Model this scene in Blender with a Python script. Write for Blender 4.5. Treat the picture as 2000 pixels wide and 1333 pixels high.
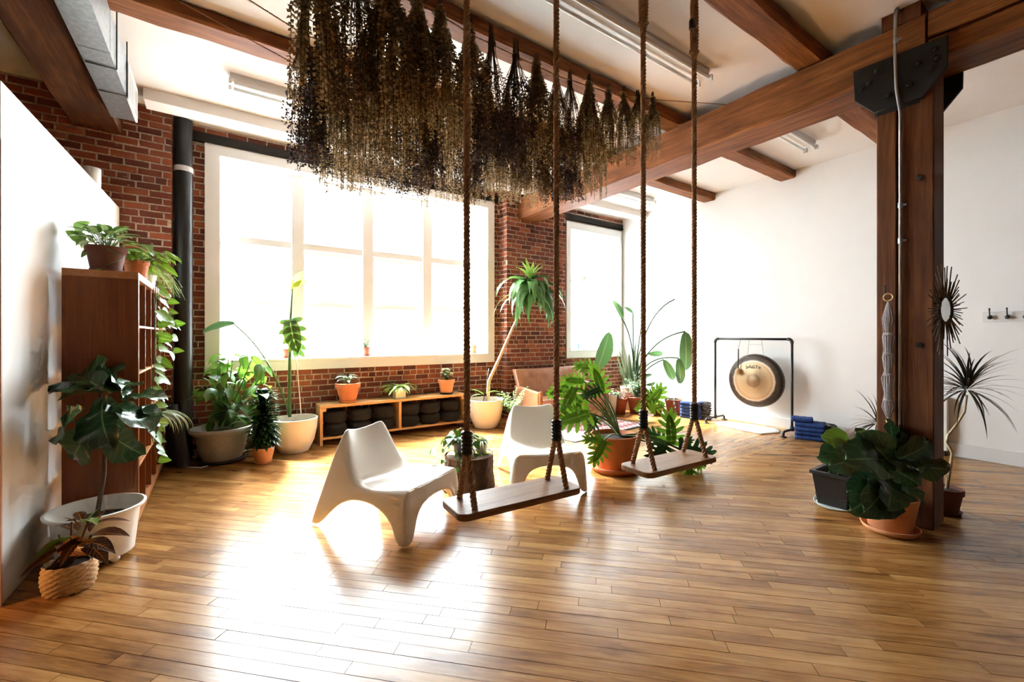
import bpy, math, random
from math import sin, cos, pi, radians as R, sqrt, atan2
from mathutils import Vector as V, Matrix as M
random.seed(11)
for o in list(bpy.data.objects): bpy.data.objects.remove(o)
sc = bpy.context.scene
COL = sc.collection
# ------------------------------------------------------------------ camera, sky, exposure
CAMH = 1.43
cam = bpy.data.cameras.new('camera'); cam_o = bpy.data.objects.new('camera', cam); COL.objects.link(cam_o)
cam.sensor_width = 36; cam.lens = 36*841/2000; cam.shift_y = -10.5/2000; cam.clip_start = .05; cam.clip_end = 200
cam_o.location = (0, 0, CAMH); cam_o.rotation_euler = (R(90), 0, R(-34.36)); sc.camera = cam_o
sc.view_settings.view_transform = 'Standard'; sc.view_settings.look = 'None'; sc.view_settings.gamma = 1
sc.view_settings.use_curve_mapping = False
sc.view_settings.exposure = 1.42
w = bpy.data.worlds.new('overcast_sky'); sc.world = w; w.use_nodes = True
bg = w.node_tree.nodes['Background']; bg.inputs[0].default_value = (.86, .93, 1, 1); bg.inputs[1].default_value = 17
def portal(name, loc, sx, sz):
    l = bpy.data.lights.new(name, 'AREA'); l.shape = 'RECTANGLE'; l.size = sx; l.size_y = sz
    l.cycles.is_portal = True
    o = bpy.data.objects.new(name, l); COL.objects.link(o); o.location = loc; o.rotation_euler = (R(-90), 0, 0); return o
portal('window_portal', (1.915, 6.67, 2.36), 3.9, 2.62)
portal('window_portal', (6.38, 6.67, 2.33), 1.5, 2.5)
sl = bpy.data.lights.new('hazy_sun', 'SUN'); sl.energy = 46; sl.angle = R(18); sl.color = (1, .97, .92)
so = bpy.data.objects.new('hazy_sun', sl); COL.objects.link(so); so.rotation_euler = V((.16, -.80, -.98)).to_track_quat('-Z', 'Y').to_euler()
wl = bpy.data.lights.new('hall_lamp', 'POINT'); wl.energy = 6; wl.color = (1, .5, .16); wl.shadow_soft_size = .06
wo = bpy.data.objects.new('hall_lamp', wl); COL.objects.link(wo); wo.location = (-1.45, 3.3, .45)
cy = sc.cycles; cy.max_bounces = 6; cy.diffuse_bounces = 4; cy.glossy_bounces = 3; cy.transparent_max_bounces = 8; cy.use_adaptive_sampling = True; cy.adaptive_threshold = .1; cy.adaptive_min_samples = 16
cy.transmission_bounces = 3; cy.sample_clamp_indirect = 12; cy.caustics_reflective = False; cy.caustics_refractive = False
cy.use_denoising = True

# ------------------------------------------------------------------ materials
def nd(t, ty, **k):
    n = t.nodes.new(ty)
    for a, b in k.items(): setattr(n, a, b)
    return n
def newmat(name):
    m = bpy.data.materials.new(name); m.use_nodes = True
    t = m.node_tree; b = t.nodes['Principled BSDF']; return m, t, b
def ramp(t, stops, fac, interp='LINEAR'):
    n = nd(t, 'ShaderNodeValToRGB'); n.color_ramp.interpolation = interp
    e = n.color_ramp.elements
    while len(e) < len(stops): e.new(.5)
    for i, (p, c) in enumerate(stops):
        e[i].position = p; e[i].color = (*c, 1)
    t.links.new(fac, n.inputs[0]); return n.outputs[0]
def mth(t, op, a, b=None, clamp=False):
    n = nd(t, 'ShaderNodeMath', operation=op); n.use_clamp = clamp
    for i, x in enumerate((a, b)):
        if x is None: continue
        if isinstance(x, (int, float)): n.inputs[i].default_value = x
        else: t.links.new(x, n.inputs[i])
    return n.outputs[0]
def mixc(t, fac, a, b, mode='MIX'):
    n = nd(t, 'ShaderNodeMix', data_type='RGBA', blend_type=mode)
    for i, x in ((0, fac), (6, a), (7, b)):
        if isinstance(x, (int, float)): n.inputs[i].default_value = x
        elif isinstance(x, tuple): n.inputs[i].default_value = (*x, 1)
        else: t.links.new(x, n.inputs[i])
    return n.outputs[2]
def noise(t, vec, scale, detail=3, rough=.55, dist=0):
    n = nd(t, 'ShaderNodeTexNoise'); n.inputs['Scale'].default_value = scale; n.inputs['Detail'].default_value = detail
    n.inputs['Roughness'].default_value = rough; n.inputs['Distortion'].default_value = dist
    if vec is not None: t.links.new(vec, n.inputs['Vector'])
    return n.outputs['Fac']
def bump(t, b, h, s=.3, d=.01):
    n = nd(t, 'ShaderNodeBump'); n.inputs['Strength'].default_value = s; n.inputs['Distance'].default_value = d
    t.links.new(h, n.inputs['Height']); t.links.new(n.outputs[0], b.inputs['Normal'])
def pos(t): return nd(t, 'ShaderNodeNewGeometry').outputs['Position']
def obj_c(t): return nd(t, 'ShaderNodeTexCoord').outputs['Object']
def uvc(t): return nd(t, 'ShaderNodeTexCoord').outputs['UV']
def mapped(t, vec, scale=(1, 1, 1), rot=(0, 0, 0)):
    n = nd(t, 'ShaderNodeMapping'); n.inputs['Scale'].default_value = scale; n.inputs['Rotation'].default_value = rot
    t.links.new(vec, n.inputs['Vector']); return n.outputs[0]
def rnd(t):
    a = nd(t, 'ShaderNodeObjectInfo').outputs['Random']; b = nd(t, 'ShaderNodeNewGeometry').outputs['Random Per Island']
    return mth(t, 'FRACT', mth(t, 'ADD', a, b))
def addv(t, vec, val, k=(7.3, 3.1, 5.7)):
    c = nd(t, 'ShaderNodeCombineXYZ')
    for i in range(3): t.links.new(mth(t, 'MULTIPLY', val, k[i]), c.inputs[i])
    a = nd(t, 'ShaderNodeVectorMath', operation='ADD'); t.links.new(vec, a.inputs[0]); t.links.new(c.outputs[0], a.inputs[1]); return a.outputs[0]
MATS = {}
def plain(name, col, rough=.5, var=.12, scale=14, metal=0, bmp=0, bscale=60, spec=.5, coat=0, sub=0):
    if name in MATS: return MATS[name]
    m, t, b = newmat(name)
    n = noise(t, obj_c(t), scale, 4)
    c = ramp(t, [(.25, tuple(x*(1-var) for x in col)), (.75, tuple(min(1, x*(1+var)) for x in col))], n)
    t.links.new(c, b.inputs['Base Color']); b.inputs['Roughness'].default_value = rough; b.inputs['Metallic'].default_value = metal
    b.inputs['Specular IOR Level'].default_value = spec; b.inputs['Coat Weight'].default_value = coat; b.inputs['Coat Roughness'].default_value = .12
    if bmp: bump(t, b, noise(t, obj_c(t), bscale, 4), bmp, .004)
    MATS[name] = m; return m
def timber(name, axis, dark=(.06, .017, .004), mid=(.20, .064, .015), light=(.38, .15, .042), rough=.62, coat=0, gs=1.0):
    if name in MATS: return MATS[name]
    m, t, b = newmat(name)
    s = [9*gs]*3; s[axis] = .7*gs
    v = addv(t, mapped(t, pos(t), tuple(s)), nd(t, 'ShaderNodeObjectInfo').outputs['Random'])
    g = noise(t, v, 2.2, 8, .65, .5)
    s2 = [60*gs]*3; s2[axis] = 1.6*gs
    f = noise(t, addv(t, mapped(t, pos(t), tuple(s2)), nd(t, 'ShaderNodeObjectInfo').outputs['Random']), 1.4, 5, .6, .3)
    big = noise(t, pos(t), 1.6, 3)
    k = mth(t, 'ADD', mth(t, 'MULTIPLY', g, .55), mth(t, 'ADD', mth(t, 'MULTIPLY', f, .25), mth(t, 'MULTIPLY', big, .25)))
    c = ramp(t, [(.36, dark), (.53, mid), (.72, light)], k)
    t.links.new(c, b.inputs['Base Color']); b.inputs['Roughness'].default_value = rough
    b.inputs['Coat Weight'].default_value = coat; b.inputs['Specular IOR Level'].default_value = .25
    bump(t, b, mth(t, 'ADD', f, mth(t, 'MULTIPLY', g, .8)), .35, .006)
    MATS[name] = m; return m
def plank_mat(name, ang):
    m, t, b = newmat(name); r = rnd(t)
    v = mapped(t, pos(t), (1, 1, 1), (0, 0, ang))
    va = addv(t, mapped(t, v, (1.1, 16, 1)), r, (31, 17, 0))
    g = noise(t, va, 2.2, 7, .62, .6)
    vb = addv(t, mapped(t, v, (3.5, 90, 1)), r, (13, 41, 0))
    f = noise(t, vb, 1.5, 4, .6, .2)
    stain = noise(t, addv(t, mapped(t, v, (1.2, 4, 1)), r, (.6, .3, 0)), 1.7, 5, .6)
    k = mth(t, 'ADD', mth(t, 'MULTIPLY', g, .5), mth(t, 'ADD', mth(t, 'MULTIPLY', f, .3), mth(t, 'MULTIPLY', r, .2)))
    c = ramp(t, [(.30, (.19, .076, .019)), (.46, (.35, .163, .045)), (.60, (.46, .238, .076)), (.8, (.55, .33, .128))], k)
    c = mixc(t, 1.0, c, ramp(t, [(.42, (1, 1, 1)), (.58, (.80, .72, .66)), (.70, (.45, .36, .32))], stain), 'MULTIPLY')
    t.links.new(c, b.inputs['Base Color'])
    b.inputs['Roughness'].default_value = .24; b.inputs['Specular IOR Level'].default_value = .62
    h = mth(t, 'ADD', mth(t, 'MULTIPLY', noise(t, mapped(t, v, (2, 9, 1)), 1.5, 2), 1.0), mth(t, 'MULTIPLY', f, .12))
    bump(t, b, h, .12, .006)
    return m
def brick_mat():
    m, t, b = newmat('red_brick'); r = rnd(t)
    n = noise(t, addv(t, pos(t), r), 26, 6, .65)
    c = ramp(t, [(.0, (.085, .018, .010)), (.35, (.165, .036, .018)), (.62, (.245, .056, .026)), (.88, (.34, .095, .038)), (1, (.16, .055, .035))], r)
    c = mixc(t, mth(t, 'MULTIPLY', n, .65), c, mixc(t, .5, c, (.05, .015, .01)))
    sp = mth(t, 'GREATER_THAN', noise(t, addv(t, pos(t), r, (1, 2, 3)), 11, 5, .7), .66)
    c = mixc(t, mth(t, 'MULTIPLY', sp, .5), c, (.45, .33, .25))
    t.links.new(c, b.inputs['Base Color']); b.inputs['Roughness'].default_value = .88
    bump(t, b, mth(t, 'ADD', n, noise(t, pos(t), 9, 3)), .6, .006); return m
def mortar_mat():
    m, t, b = newmat('mortar')
    n = noise(t, pos(t), 40, 6, .7)
    t.links.new(ramp(t, [(.3, (.26, .18, .13)), (.7, (.62, .51, .41))], n), b.inputs['Base Color']); b.inputs['Roughness'].default_value = .95
    bump(t, b, n, .8, .008); return m
def leaf_mat(name, col, vein, back=None, veins=9, vw=.05, trans=.35, rough=.32, edge=None, mid=.03, var=.35, spec=.5):
    if name in MATS: return MATS[name]
    m, t, b = newmat(name)
    sp = nd(t, 'ShaderNodeSeparateXYZ'); t.links.new(uvc(t), sp.inputs[0])
    au = mth(t, 'ABSOLUTE', mth(t, 'SUBTRACT', sp.outputs[0], .5))
    rib = mth(t, 'LESS_THAN', au, mid)
    ph = mth(t, 'FRACT', mth(t, 'SUBTRACT', mth(t, 'MULTIPLY', sp.outputs[1], veins), mth(t, 'MULTIPLY', au, veins*.55)))
    sv = mth(t, 'MULTIPLY', mth(t, 'LESS_THAN', ph, vw), .7)
    r = nd(t, 'ShaderNodeObjectInfo').outputs['Random']
    r2 = rnd(t)
    c0 = mixc(t, r2, tuple(x*(1-var) for x in col), tuple(min(1, x*(1+var)) for x in col))
    nz = noise(t, uvc(t), 5, 3)
    c0 = mixc(t, mth(t, 'MULTIPLY', nz, .4), c0, tuple(x*.55 for x in col))
    if edge:
        e = mth(t, 'ADD', au, mth(t, 'MULTIPLY', mth(t, 'SUBTRACT', noise(t, addv(t, uvc(t), r), 9, 3), .5), .35))
        c0 = mixc(t, mth(t, 'LESS_THAN', e, edge[1]), c0, edge[0])
    c = mixc(t, mth(t, 'MAXIMUM', rib, sv), c0, vein)
    t.links.new(c, b.inputs['Base Color']); b.inputs['Roughness'].default_value = rough; b.inputs['Specular IOR Level'].default_value = spec
    tr = nd(t, 'ShaderNodeBsdfTranslucent')
    t.links.new(mixc(t, .4, c, (.15, .30, .015), 'MIX') if trans > .2 else c, tr.inputs[0])
    mx = nd(t, 'ShaderNodeMixShader'); mx.inputs[0].default_value = trans*.8
    t.links.new(b.outputs[0], mx.inputs[1]); t.links.new(tr.outputs[0], mx.inputs[2])
    t.links.new(mx.outputs[0], t.nodes['Material Output'].inputs[0])
    MATS[name] = m; return m
def glass_mat():
    m, t, b = newmat('window_glass'); t.nodes.remove(b)
    tr = nd(t, 'ShaderNodeBsdfTransparent'); tr.inputs[0].default_value = (.96, .98, .97, 1)
    gl = nd(t, 'ShaderNodeBsdfGlossy'); gl.inputs['Roughness'].default_value = .02
    fr = nd(t, 'ShaderNodeLayerWeight'); fr.inputs[0].default_value = .5
    mx = nd(t, 'ShaderNodeMixShader')
    t.links.new(mth(t, 'ADD', .03, mth(t, 'MULTIPLY', mth(t, 'POWER', fr.outputs['Facing'], 5), .5)), mx.inputs[0]); t.links.new(tr.outputs[0], mx.inputs[1]); t.links.new(gl.outputs[0], mx.inputs[2])
    t.links.new(mx.outputs[0], t.nodes['Material Output'].inputs[0]); return m

WHITE = plain('white_paint', (.80, .80, .79), .55, .02, 3, bmp=.05, bscale=90)
DIM = plain('grey_back_room_paint', (.16, .14, .125), .8, .05, 3)
CEIL = plain('ceiling_paint', (.74, .70, .66), .7, .03, 2, bmp=.08, bscale=60)
TRIM = plain('white_trim_paint', (.70, .70, .69), .4, .02, 4)
BRICK = brick_mat(); MORTAR = mortar_mat()
GLASS = glass_mat()
STEEL = plain('black_steel', (.012, .0098, .009), .6, .3, 9, bmp=.2, spec=.3)
IRON = plain('black_iron', (.012, .012, .013), .45, .3, 12, bmp=.1)
PIPEBLK = plain('black_pipe_paint', (.008, .009, .011), .42, .3, 8)
GALV = plain('galvanised_steel', (.42, .46, .49), .38, .25, 30, metal=.85)
CHROME = plain('chrome', (.65, .65, .65), .2, .1, 9, metal=1)
TERRA = plain('terracotta', (.56, .19, .075), .75, .14, 9, bmp=.12)
TERRA_D = plain('dark_terracotta', (.16, .052, .028), .75, .25, 9, bmp=.12)
TERRA_R = plain('red_terracotta', (.34, .085, .045), .75, .2, 9, bmp=.12)
TERRA_L = plain('pale_terracotta', (.66, .28, .12), .75, .12, 9, bmp=.12)
CREAM = plain('cream_resin', (.78, .71, .60), .45, .05, 6)
GREYPOT = plain('grey_stone_resin', (.36, .33, .30), .75, .25, 90, bmp=.2)
WPLAST = plain('white_plastic', (.76, .74, .69), .35, .03, 6)
CHAIRW = plain('white_chair_plastic', (.90, .865, .79), .22, .02, 5, spec=.55)
BLKPL = plain('black_plastic', (.018, .017, .018), .45, .3, 8)
SOIL = plain('potting_soil', (.022, .014, .009), .95, .5, 60, bmp=.8, bscale=80)
FABRIC_BLK = plain('black_cotton', (.010, .010, .011), .95, .3, 60, bmp=.4, bscale=140)
BARK = plain('tree_bark', (.075, .040, .022), .95, .6, 22, bmp=1.0, bscale=30)
LEATHER = plain('tan_leather', (.42, .19, .095), .45, .15, 12, bmp=.12, bscale=160)
ROPE = plain('brown_rope', (.40, .225, .12), .9, .35, 160, bmp=.5, bscale=260)
TAPE = plain('black_tape', (.010, .009, .010), .4, .3, 30)
JUTE = plain('jute_twine', (.12, .06, .025), .95, .3, 90)
TANSTEM = plain('pale_cane', (.52, .38, .22), .75, .25, 30, bmp=.2)
STEMGR = plain('green_stem', (.065, .14, .035), .5, .3, 20)
STEMBR = plain('brown_stem', (.10, .06, .035), .8, .35, 30, bmp=.3)
GIRD = timber('girder_timber', 1); JOIST = timber('joist_timber', 0); POSTM = timber('post_timber', 2, (.035, .010, .003), (.115, .036, .010), (.23, .08, .022))
OAK = timber('pine_bench', 0, (.50, .27, .10), (.62, .36, .15), (.72, .46, .22), .45, gs=1.2)
OAKV = timber('pine_bench_upright', 2, (.46, .24, .09), (.60, .34, .14), (.70, .44, .2), .45, gs=1.2)
CHERRY = timber('cherry_veneer', 2, (.13, .038, .012), (.19, .06, .019), (.25, .085, .028), .38, gs=.8)
CHERRYH = timber('cherry_veneer_edge', 1, (.30, .12, .045), (.40, .17, .065), (.48, .22, .09), .4, gs=.8)
SEATW = timber('swing_oak', 0, (.13, .055, .02), (.26, .125, .052), (.38, .20, .095), .42, gs=1.6)
FLOORM = plank_mat('maple_planks', -R(135)); FLOORX = plank_mat('maple_planks_straight', 0)
UNDER = plain('dark_subfloor', (.012, .006, .003), .95, .2, 4)

# ------------------------------------------------------------------ mesh helpers
class MB:
    def __init__(s): s.v = []; s.f = []; s.uv = []; s.hasuv = False
    def add(s, vs, fs, uvs=None):
        o = len(s.v); s.v += [tuple(x) for x in vs]; s.f += [tuple(i+o for i in f) for f in fs]
        if uvs is not None:
            s.hasuv = True; s.uv += [uvs[i] for f in fs for i in f]
        else: s.uv += [(0, 0) for f in fs for i in f]
        return s
    def box(s, x0, x1, y0, y1, z0, z1):
        return s.add([(x0,y0,z0),(x1,y0,z0),(x1,y1,z0),(x0,y1,z0),(x0,y0,z1),(x1,y0,z1),(x1,y1,z1),(x0,y1,z1)],
              [(0,3,2,1),(4,5,6,7),(0,1,5,4),(1,2,6,5),(2,3,7,6),(3,0,4,7)])
    def cbox(s, x0, x1, y0, y1, z0, z1, c=.004):
        vs = []; fs = []
        for (zz, k) in ((z0, c), (z0+c, 0), (z1-c, 0), (z1, c)):
            vs += [(x0+k,y0+k,zz),(x1-k,y0+k,zz),(x1-k,y1-k,zz),(x0+k,y1-k,zz)]
        # chamfered verticals are left square, long edges chamfered
        for r in range(3):
            for i in range(4): a = r*4+i; b = r*4+(i+1) % 4; fs.append((a, b, b+4, a+4))
        fs += [(3,2,1,0), (12,13,14,15)]
        return s.add(vs, fs)
    def tube(s, pts, rad, sides=8, cap=True):
        pts = [V(p) for p in pts]; n = len(pts)
        if not isinstance(rad, (list, tuple)): rad = [rad]*n
        vs = []; fs = []; up = None
        for i, p in enumerate(pts):
            d = (pts[min(i+1, n-1)]-pts[max(i-1, 0)])
            d = d.normalized() if d.length > 1e-9 else V((0, 0, 1))
            if up is None: up = V((0, 0, 1)) if abs(d.z) < .9 else V((1, 0, 0))
            a = d.cross(up); a = a.normalized() if a.length > 1e-6 else d.orthogonal().normalized()
            b = a.cross(d).normalized(); up = b
            for k in range(sides):
                q = 2*pi*k/sides; vs.append(p+(a*cos(q)+b*sin(q))*rad[i])
        for i in range(n-1):
            for k in range(sides):
                a = i*sides+k; b = i*sides+(k+1) % sides; fs.append((a, b, b+sides, a+sides))
        if cap: fs += [tuple(range(sides))[::-1], tuple(range((n-1)*sides, n*sides))]
        return s.add(vs, fs)
    def lathe(s, prof, seg=32, c=(0, 0, 0), cap0=True, cap1=True, sx=1, sy=1):
        vs = []; fs = []; n = len(prof)
        for (r, z) in prof:
            for k in range(seg):
                q = 2*pi*k/seg; vs.append((c[0]+r*cos(q)*sx, c[1]+r*sin(q)*sy, c[2]+z))
        for i in range(n-1):
            for k in range(seg):
                a = i*seg+k; b = i*seg+(k+1) % seg; fs.append((a, b, b+seg, a+seg))
        if cap0: fs.append(tuple(range(seg))[::-1])
        if cap1: fs.append(tuple(range((n-1)*seg, n*seg)))
        return s.add(vs, fs)
    def prism(s, poly, h0, h1, ax):   # poly in the plane normal to axis ax, extruded h0..h1
        n = len(poly)
        def P(p, h):
            l = list(p); l.insert(ax, h); return tuple(l)
        vs = [P(p, h0) for p in poly]+[P(p, h1) for p in poly]
        fs = [(i, (i+1) % n, (i+1) % n+n, i+n) for i in range(n)]+[tuple(range(n))[::-1], tuple(range(n, 2*n))]
        return s.add(vs, fs)
    def sphere(s, c, r, seg=12, rings=7, sz=1):
        prof = [(r*sin(pi*i/rings)+1e-5, -r*cos(pi*i/rings)*sz) for i in range(rings+1)]
        return s.lathe(prof, seg, c)
    def xform(s, m, start=0):
        for i in range(start, len(s.v)): s.v[i] = tuple(m @ V(s.v[i]))
        return s
    def mesh(s, name, smooth=False):
        me = bpy.data.meshes.new(name); me.from_pydata(s.v, [], s.f)
        if s.hasuv:
            u = me.uv_layers.new(name='UVMap'); fl = [x for p in s.uv for x in p]; u.data.foreach_set('uv', fl)
        if smooth: me.polygons.foreach_set('use_smooth', [True]*len(me.polygons))
        me.update(); return me
    def build(s, name, mat, parent=None, loc=None, smooth=False, flat_angle=None):
        return put(name, s.mesh(name, smooth), mat, parent, loc)
def put(name, me, mat, parent=None, loc=None, mtx=None):
    o = bpy.data.objects.new(name, me); COL.objects.link(o)
    if mat is not None and not me.materials: me.materials.append(mat)
    if parent is not None: o.parent = parent
    if mtx is not None: o.matrix_basis = mtx
    elif loc is not None: o.location = loc
    return o
def smooth_angle(o, ang=35):
    # keep hard edges hard: mark edges sharper than ang as sharp
    import bmesh
    bm = bmesh.new(); bm.from_mesh(o.data); lim = R(ang)
    for f in bm.faces: f.smooth = True
    for e in bm.edges:
        if len(e.link_faces) == 2 and e.calc_face_angle(0) > lim: e.smooth = False
    bm.to_mesh(o.data); bm.free(); return o
def bevel(o, wd=.006, seg=2):
    b = o.modifiers.new('bevel', 'BEVEL'); b.width = wd; b.segments = seg; b.limit_method = 'ANGLE'; b.angle_limit = R(40); return o
def tag(o, label, cat, group=None):
    o['label'] = label; o['category'] = cat
    if group: o['group'] = group
    return o
def thing(name, label, cat, loc=(0, 0, 0), rz=0, group=None):
    o = bpy.data.objects.new(name, None); COL.objects.link(o); o.location = loc; o.rotation_euler = (0, 0, rz); o.empty_display_size = .1
    return tag(o, label, cat, group)
def struct(o): o['kind'] = 'structure'; return o
def bez(p0, p1, p2, n=10):
    p0, p1, p2 = V(p0), V(p1), V(p2)
    return [p0*(1-t)**2+p1*2*t*(1-t)+p2*t*t for t in (i/n for i in range(n+1))]
def polar(r, a, z): return V((r*cos(a), r*sin(a), z))

# ---- camera-independent placement numbers were measured once from the photo
YW, YP, XR, ZC = 6.33, 6.10, 7.22, 3.94
JB = 3.82          # underside of the joists

# ------------------------------------------------------------------ floor
room = [(-4.5, -4.0), (XR, -4.0), (XR, YW), (-4.5, YW)]
fl = MB().box(-4.5, XR, -4, YW+.1, -.12, -.012).build('floor', UNDER); struct(fl)
def clip(poly, a, b, c):      # keep a*x+b*y<=c
    out = []
    for i in range(len(poly)):
        p, q = poly[i], poly[(i+1) % len(poly)]
        dp, dq = a*p[0]+b*p[1]-c, a*q[0]+b*q[1]-c
        if dp <= 0: out.append(p)
        if (dp < 0 < dq) or (dq < 0 < dp):
            k = dp/(dp-dq); out.append((p[0]+(q[0]-p[0])*k, p[1]+(q[1]-p[1])*k))
    return out
PW = .072; gap = .0028; planks = []
ZB = (4.35, 2.65)              # beyond this corner the boards run straight along the window wall
rng = random.Random(5)
s2 = sqrt(.5)
def cam_depth(x, y): return x*.5644+y*.8255
for k in range(-120, 145):
    n0 = k*PW; t0 = -9+rng.random()*1.2
    while t0 < 9:
        L = rng.choice((.35, .5, .6, .75, .9, 1.1, 1.3, 1.6))*rng.uniform(.85, 1.15); t1 = t0+L
        q = [(t, n) for t, n in ((t0+gap/2, n0+gap/2), (t1-gap/2, n0+gap/2), (t1-gap/2, n0+PW-gap/2), (t0+gap/2, n0+PW-gap/2))]
        p = [(-t*s2+n*s2, t*s2+n*s2) for t, n in q]
        for a, b, c in ((-1, 0, 4.5), (1, 0, XR), (0, -1, 4.0), (0, 1, YW)):
            p = clip(p, a, b, c)
            if not p: break
        t0 = t1
        if len(p) < 3: continue
        inz = [x > ZB[0] and y > ZB[1] for x, y in p]
        parts = [p]
        if any(inz):
            parts = [clip(p, 1, 0, ZB[0]-gap), clip(clip(p, -1, 0, -ZB[0]), 0, 1, ZB[1]-gap)]
        for pp in parts:
            if len(pp) >= 3: planks.append((pp, 0))
for k in range(int((YW-ZB[1])/PW)+1):
    y0 = ZB[1]+k*PW; x0 = ZB[0]-rng.random()
    while x0 < XR:
        x1 = x0+rng.uniform(.4, 1.5)
        a, b = max(x0, ZB[0])+gap/2, min(x1, XR)-gap/2
        if b-a > .01: planks.append(([(a, y0+gap/2), (b, y0+gap/2), (b, min(YW, y0+PW)-gap/2), (a, min(YW, y0+PW)-gap/2)], 1))
        x0 = x1
def plank_add(mb, p, z):
    n = len(p); vs = [(x, y, z) for x, y in p]+[(x, y, -.012) for x, y in p]
    mb.add(vs, [tuple(range(n))]+[(i, i+n, (i+1) % n+n, (i+1) % n) for i in range(n)])
def vis(p):
    cx = sum(x for x, y in p)/len(p); cyy = sum(y for x, y in p)/len(p)
    f = cam_depth(cx, cyy); r = cx*.8255-cyy*.5644
    best = 0
    for x, y in p+[(cx, cyy)]:
        f = cam_depth(x, y); r = x*.8255-y*.5644
        if f > 1.55 and abs(r/f) < 1.25: best = 1
    return (cam_depth(cx, cyy) if best else 99)
order = sorted(range(len(planks)), key=lambda i: vis(planks[i][0]))
near = set(order[:300]); rest = MB(); restx = MB()
for i, (p, z) in enumerate(planks):
    h = rng.uniform(-.0006, .0006)
    if i in near:
        cx = sum(x for x, y in p)/len(p); cyy = sum(y for x, y in p)/len(p)
        m = MB(); plank_add(m, [(x-cx, y-cyy) for x, y in p], h); m.build('plank', FLOORX if z else FLOORM, fl, (cx, cyy, 0))
    else: plank_add(restx if z else rest, p, h)
o = rest.build('planks_beyond', FLOORM, fl); o['kind'] = 'stuff'
o = restx.build('planks_straight', FLOORX, fl); o['kind'] = 'stuff'

# ------------------------------------------------------------------ walls, ceiling, openings
struct(MB().box(-4.5, XR, -4, YW+.4, ZC, ZC+.15).build('ceiling', CEIL))
struct(MB().box(XR, XR+.2, -4, YW+.25, -.1, ZC).build('wall_right', WHITE))
struct(MB().box(-4.7, -4.5, -4, YW+.4, -.1, ZC).build('wall_left', DIM))
struct(MB().box(-4.7, XR+.2, -4.2, -4, -.1, ZC).build('wall_front', DIM))
bb = MB().cbox(XR-.018, XR, -4, 5.6, 0, .16, .003).build('baseboard_right', TRIM); struct(bb)
tr = MB().cbox(-.62, XR, 5.68, 5.92, JB, ZC, .004).build('trim_1', CEIL); struct(tr)    # painted header beam by the windows

def unit_brick(seed):
    r = random.Random(seed); j = lambda a: r.uniform(-a, a)
    ix, iz = .035, .09; vs = []
    for (y, a, b) in ((1, 0, 0), (.3, 0, 0), (0, ix, iz)):
        for (sx, sz) in ((0, 0), (1, 0), (1, 1), (0, 1)):
            x = a if sx == 0 else 1-a; z = b if sz == 0 else 1-b
            vs.append((x+j(.012), y+(j(.08) if y < 1 else 0), z+j(.035)))
    fs = []
    for q in range(2):
        for i in range(4): a = q*4+i; b = q*4+(i+1) % 4; fs.append((a, b, b+4, a+4))
    fs.append((8, 9, 10, 11)); return vs, fs
UB = [unit_brick(s) for s in range(6)]
UBM = []
for vs, fs in UB:
    me = bpy.data.meshes.new('brick'); me.from_pydata(vs, [], fs); me.materials.append(BRICK); UBM.append(me)
def lay(w, h, holes, z0=0, seed=0, off=0):
    """rows of bricks on a w x h face -> list of (u0,u1,z0,z1)"""
    r = random.Random(seed); out = []; ch = .0755; mo = .011; row = 0; z = z0
    while z < h-.02:
        z1 = min(z+ch-mo, h); hd = (row % 6 == 5); bl = .105 if hd else .212
        u = -(bl*.5 if row % 2 else 0)-off-r.random()*.03
        while u < w:
            a, b = max(u, 0), min(u+bl-mo, w)
            segs = [(a, b)]
            for (hu0, hu1, hz0, hz1) in holes:
                if z1 > hz0+.005 and z < hz1-.005:
                    ns = []
                    for (c, d) in segs:
                        if d <= hu0 or c >= hu1: ns.append((c, d)); continue
                        if c < hu0: ns.append((c, hu0))
                        if d > hu1: ns.append((hu1, d))
                    segs = ns
            for (c, d) in segs:
                if d-c > .03: out.append((c, d, z+r.uniform(-.002, .002), z1+r.uniform(-.002, .002)))
            u += bl
        z += ch; row += 1
    return out
def brick_faces(wall, faces, limit=300, keep=None):
    """faces: list of (origin, angle, bricks); nearest/visible ones become objects, others one stuff mesh"""
    al = []
    for org, ang, bl in faces:
        for (a, b, c, d) in bl:
            m = M.Translation(org) @ M.Rotation(ang, 4, 'Z') @ M.Translation((a, 0, c)) @ M.Diagonal((b-a, .028, d-c, 1))
            ctr = m @ V((.5, 0, .5)); dep = cam_depth(ctr.x, ctr.y)
            sc_ = (b-a)*(d-c)/dep**2
            if keep and not keep(ctr): sc_ = 0
            al.append((-sc_, random.random(), m))
    al.sort(key=lambda q: q[0]); rest = MB()
    for i, (s_, _, m) in enumerate(al):
        pr = M.Translation((0, random.uniform(-.004, .003), 0))
        k = random.randrange(6)
        if i < limit and s_ < 0: put('brick', UBM[k], None, wall, mtx=m)
        else:
            vs, fs = UB[k]; rest.add([m @ V(v) for v in vs], fs)
    if rest.v:
        o = rest.build('brick_remainder', BRICK, wall); o['kind'] = 'stuff'
MI = .006       # mortar recess
def slab(name, boxes): 
    m = MB()
    for b in boxes: m.box(*b)
    return struct(m.build(name, MORTAR))
W1 = (-.127, 3.941, .975, 3.75); W2 = (5.596, 7.16, .99, 3.665)
o1 = (W1[0]+.10, W1[1]-.10, W1[2]+.10, W1[3]-.08); o2 = (W2[0]+.06, W2[1]-.035, W2[2]+.10, W2[3]-.08)
def holed(x0, x1, hole, y0, y1):
    a, b, c, d = hole
    return [(x0, a, y0, y1, -.1, ZC), (b, x1, y0, y1, -.1, ZC), (a, b, y0, y1, -.1, c), (a, b, y0, y1, d, ZC)]
wb = slab('wall_back', holed(-.6, 4.3, o1, YW+MI, YW+.30))
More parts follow.
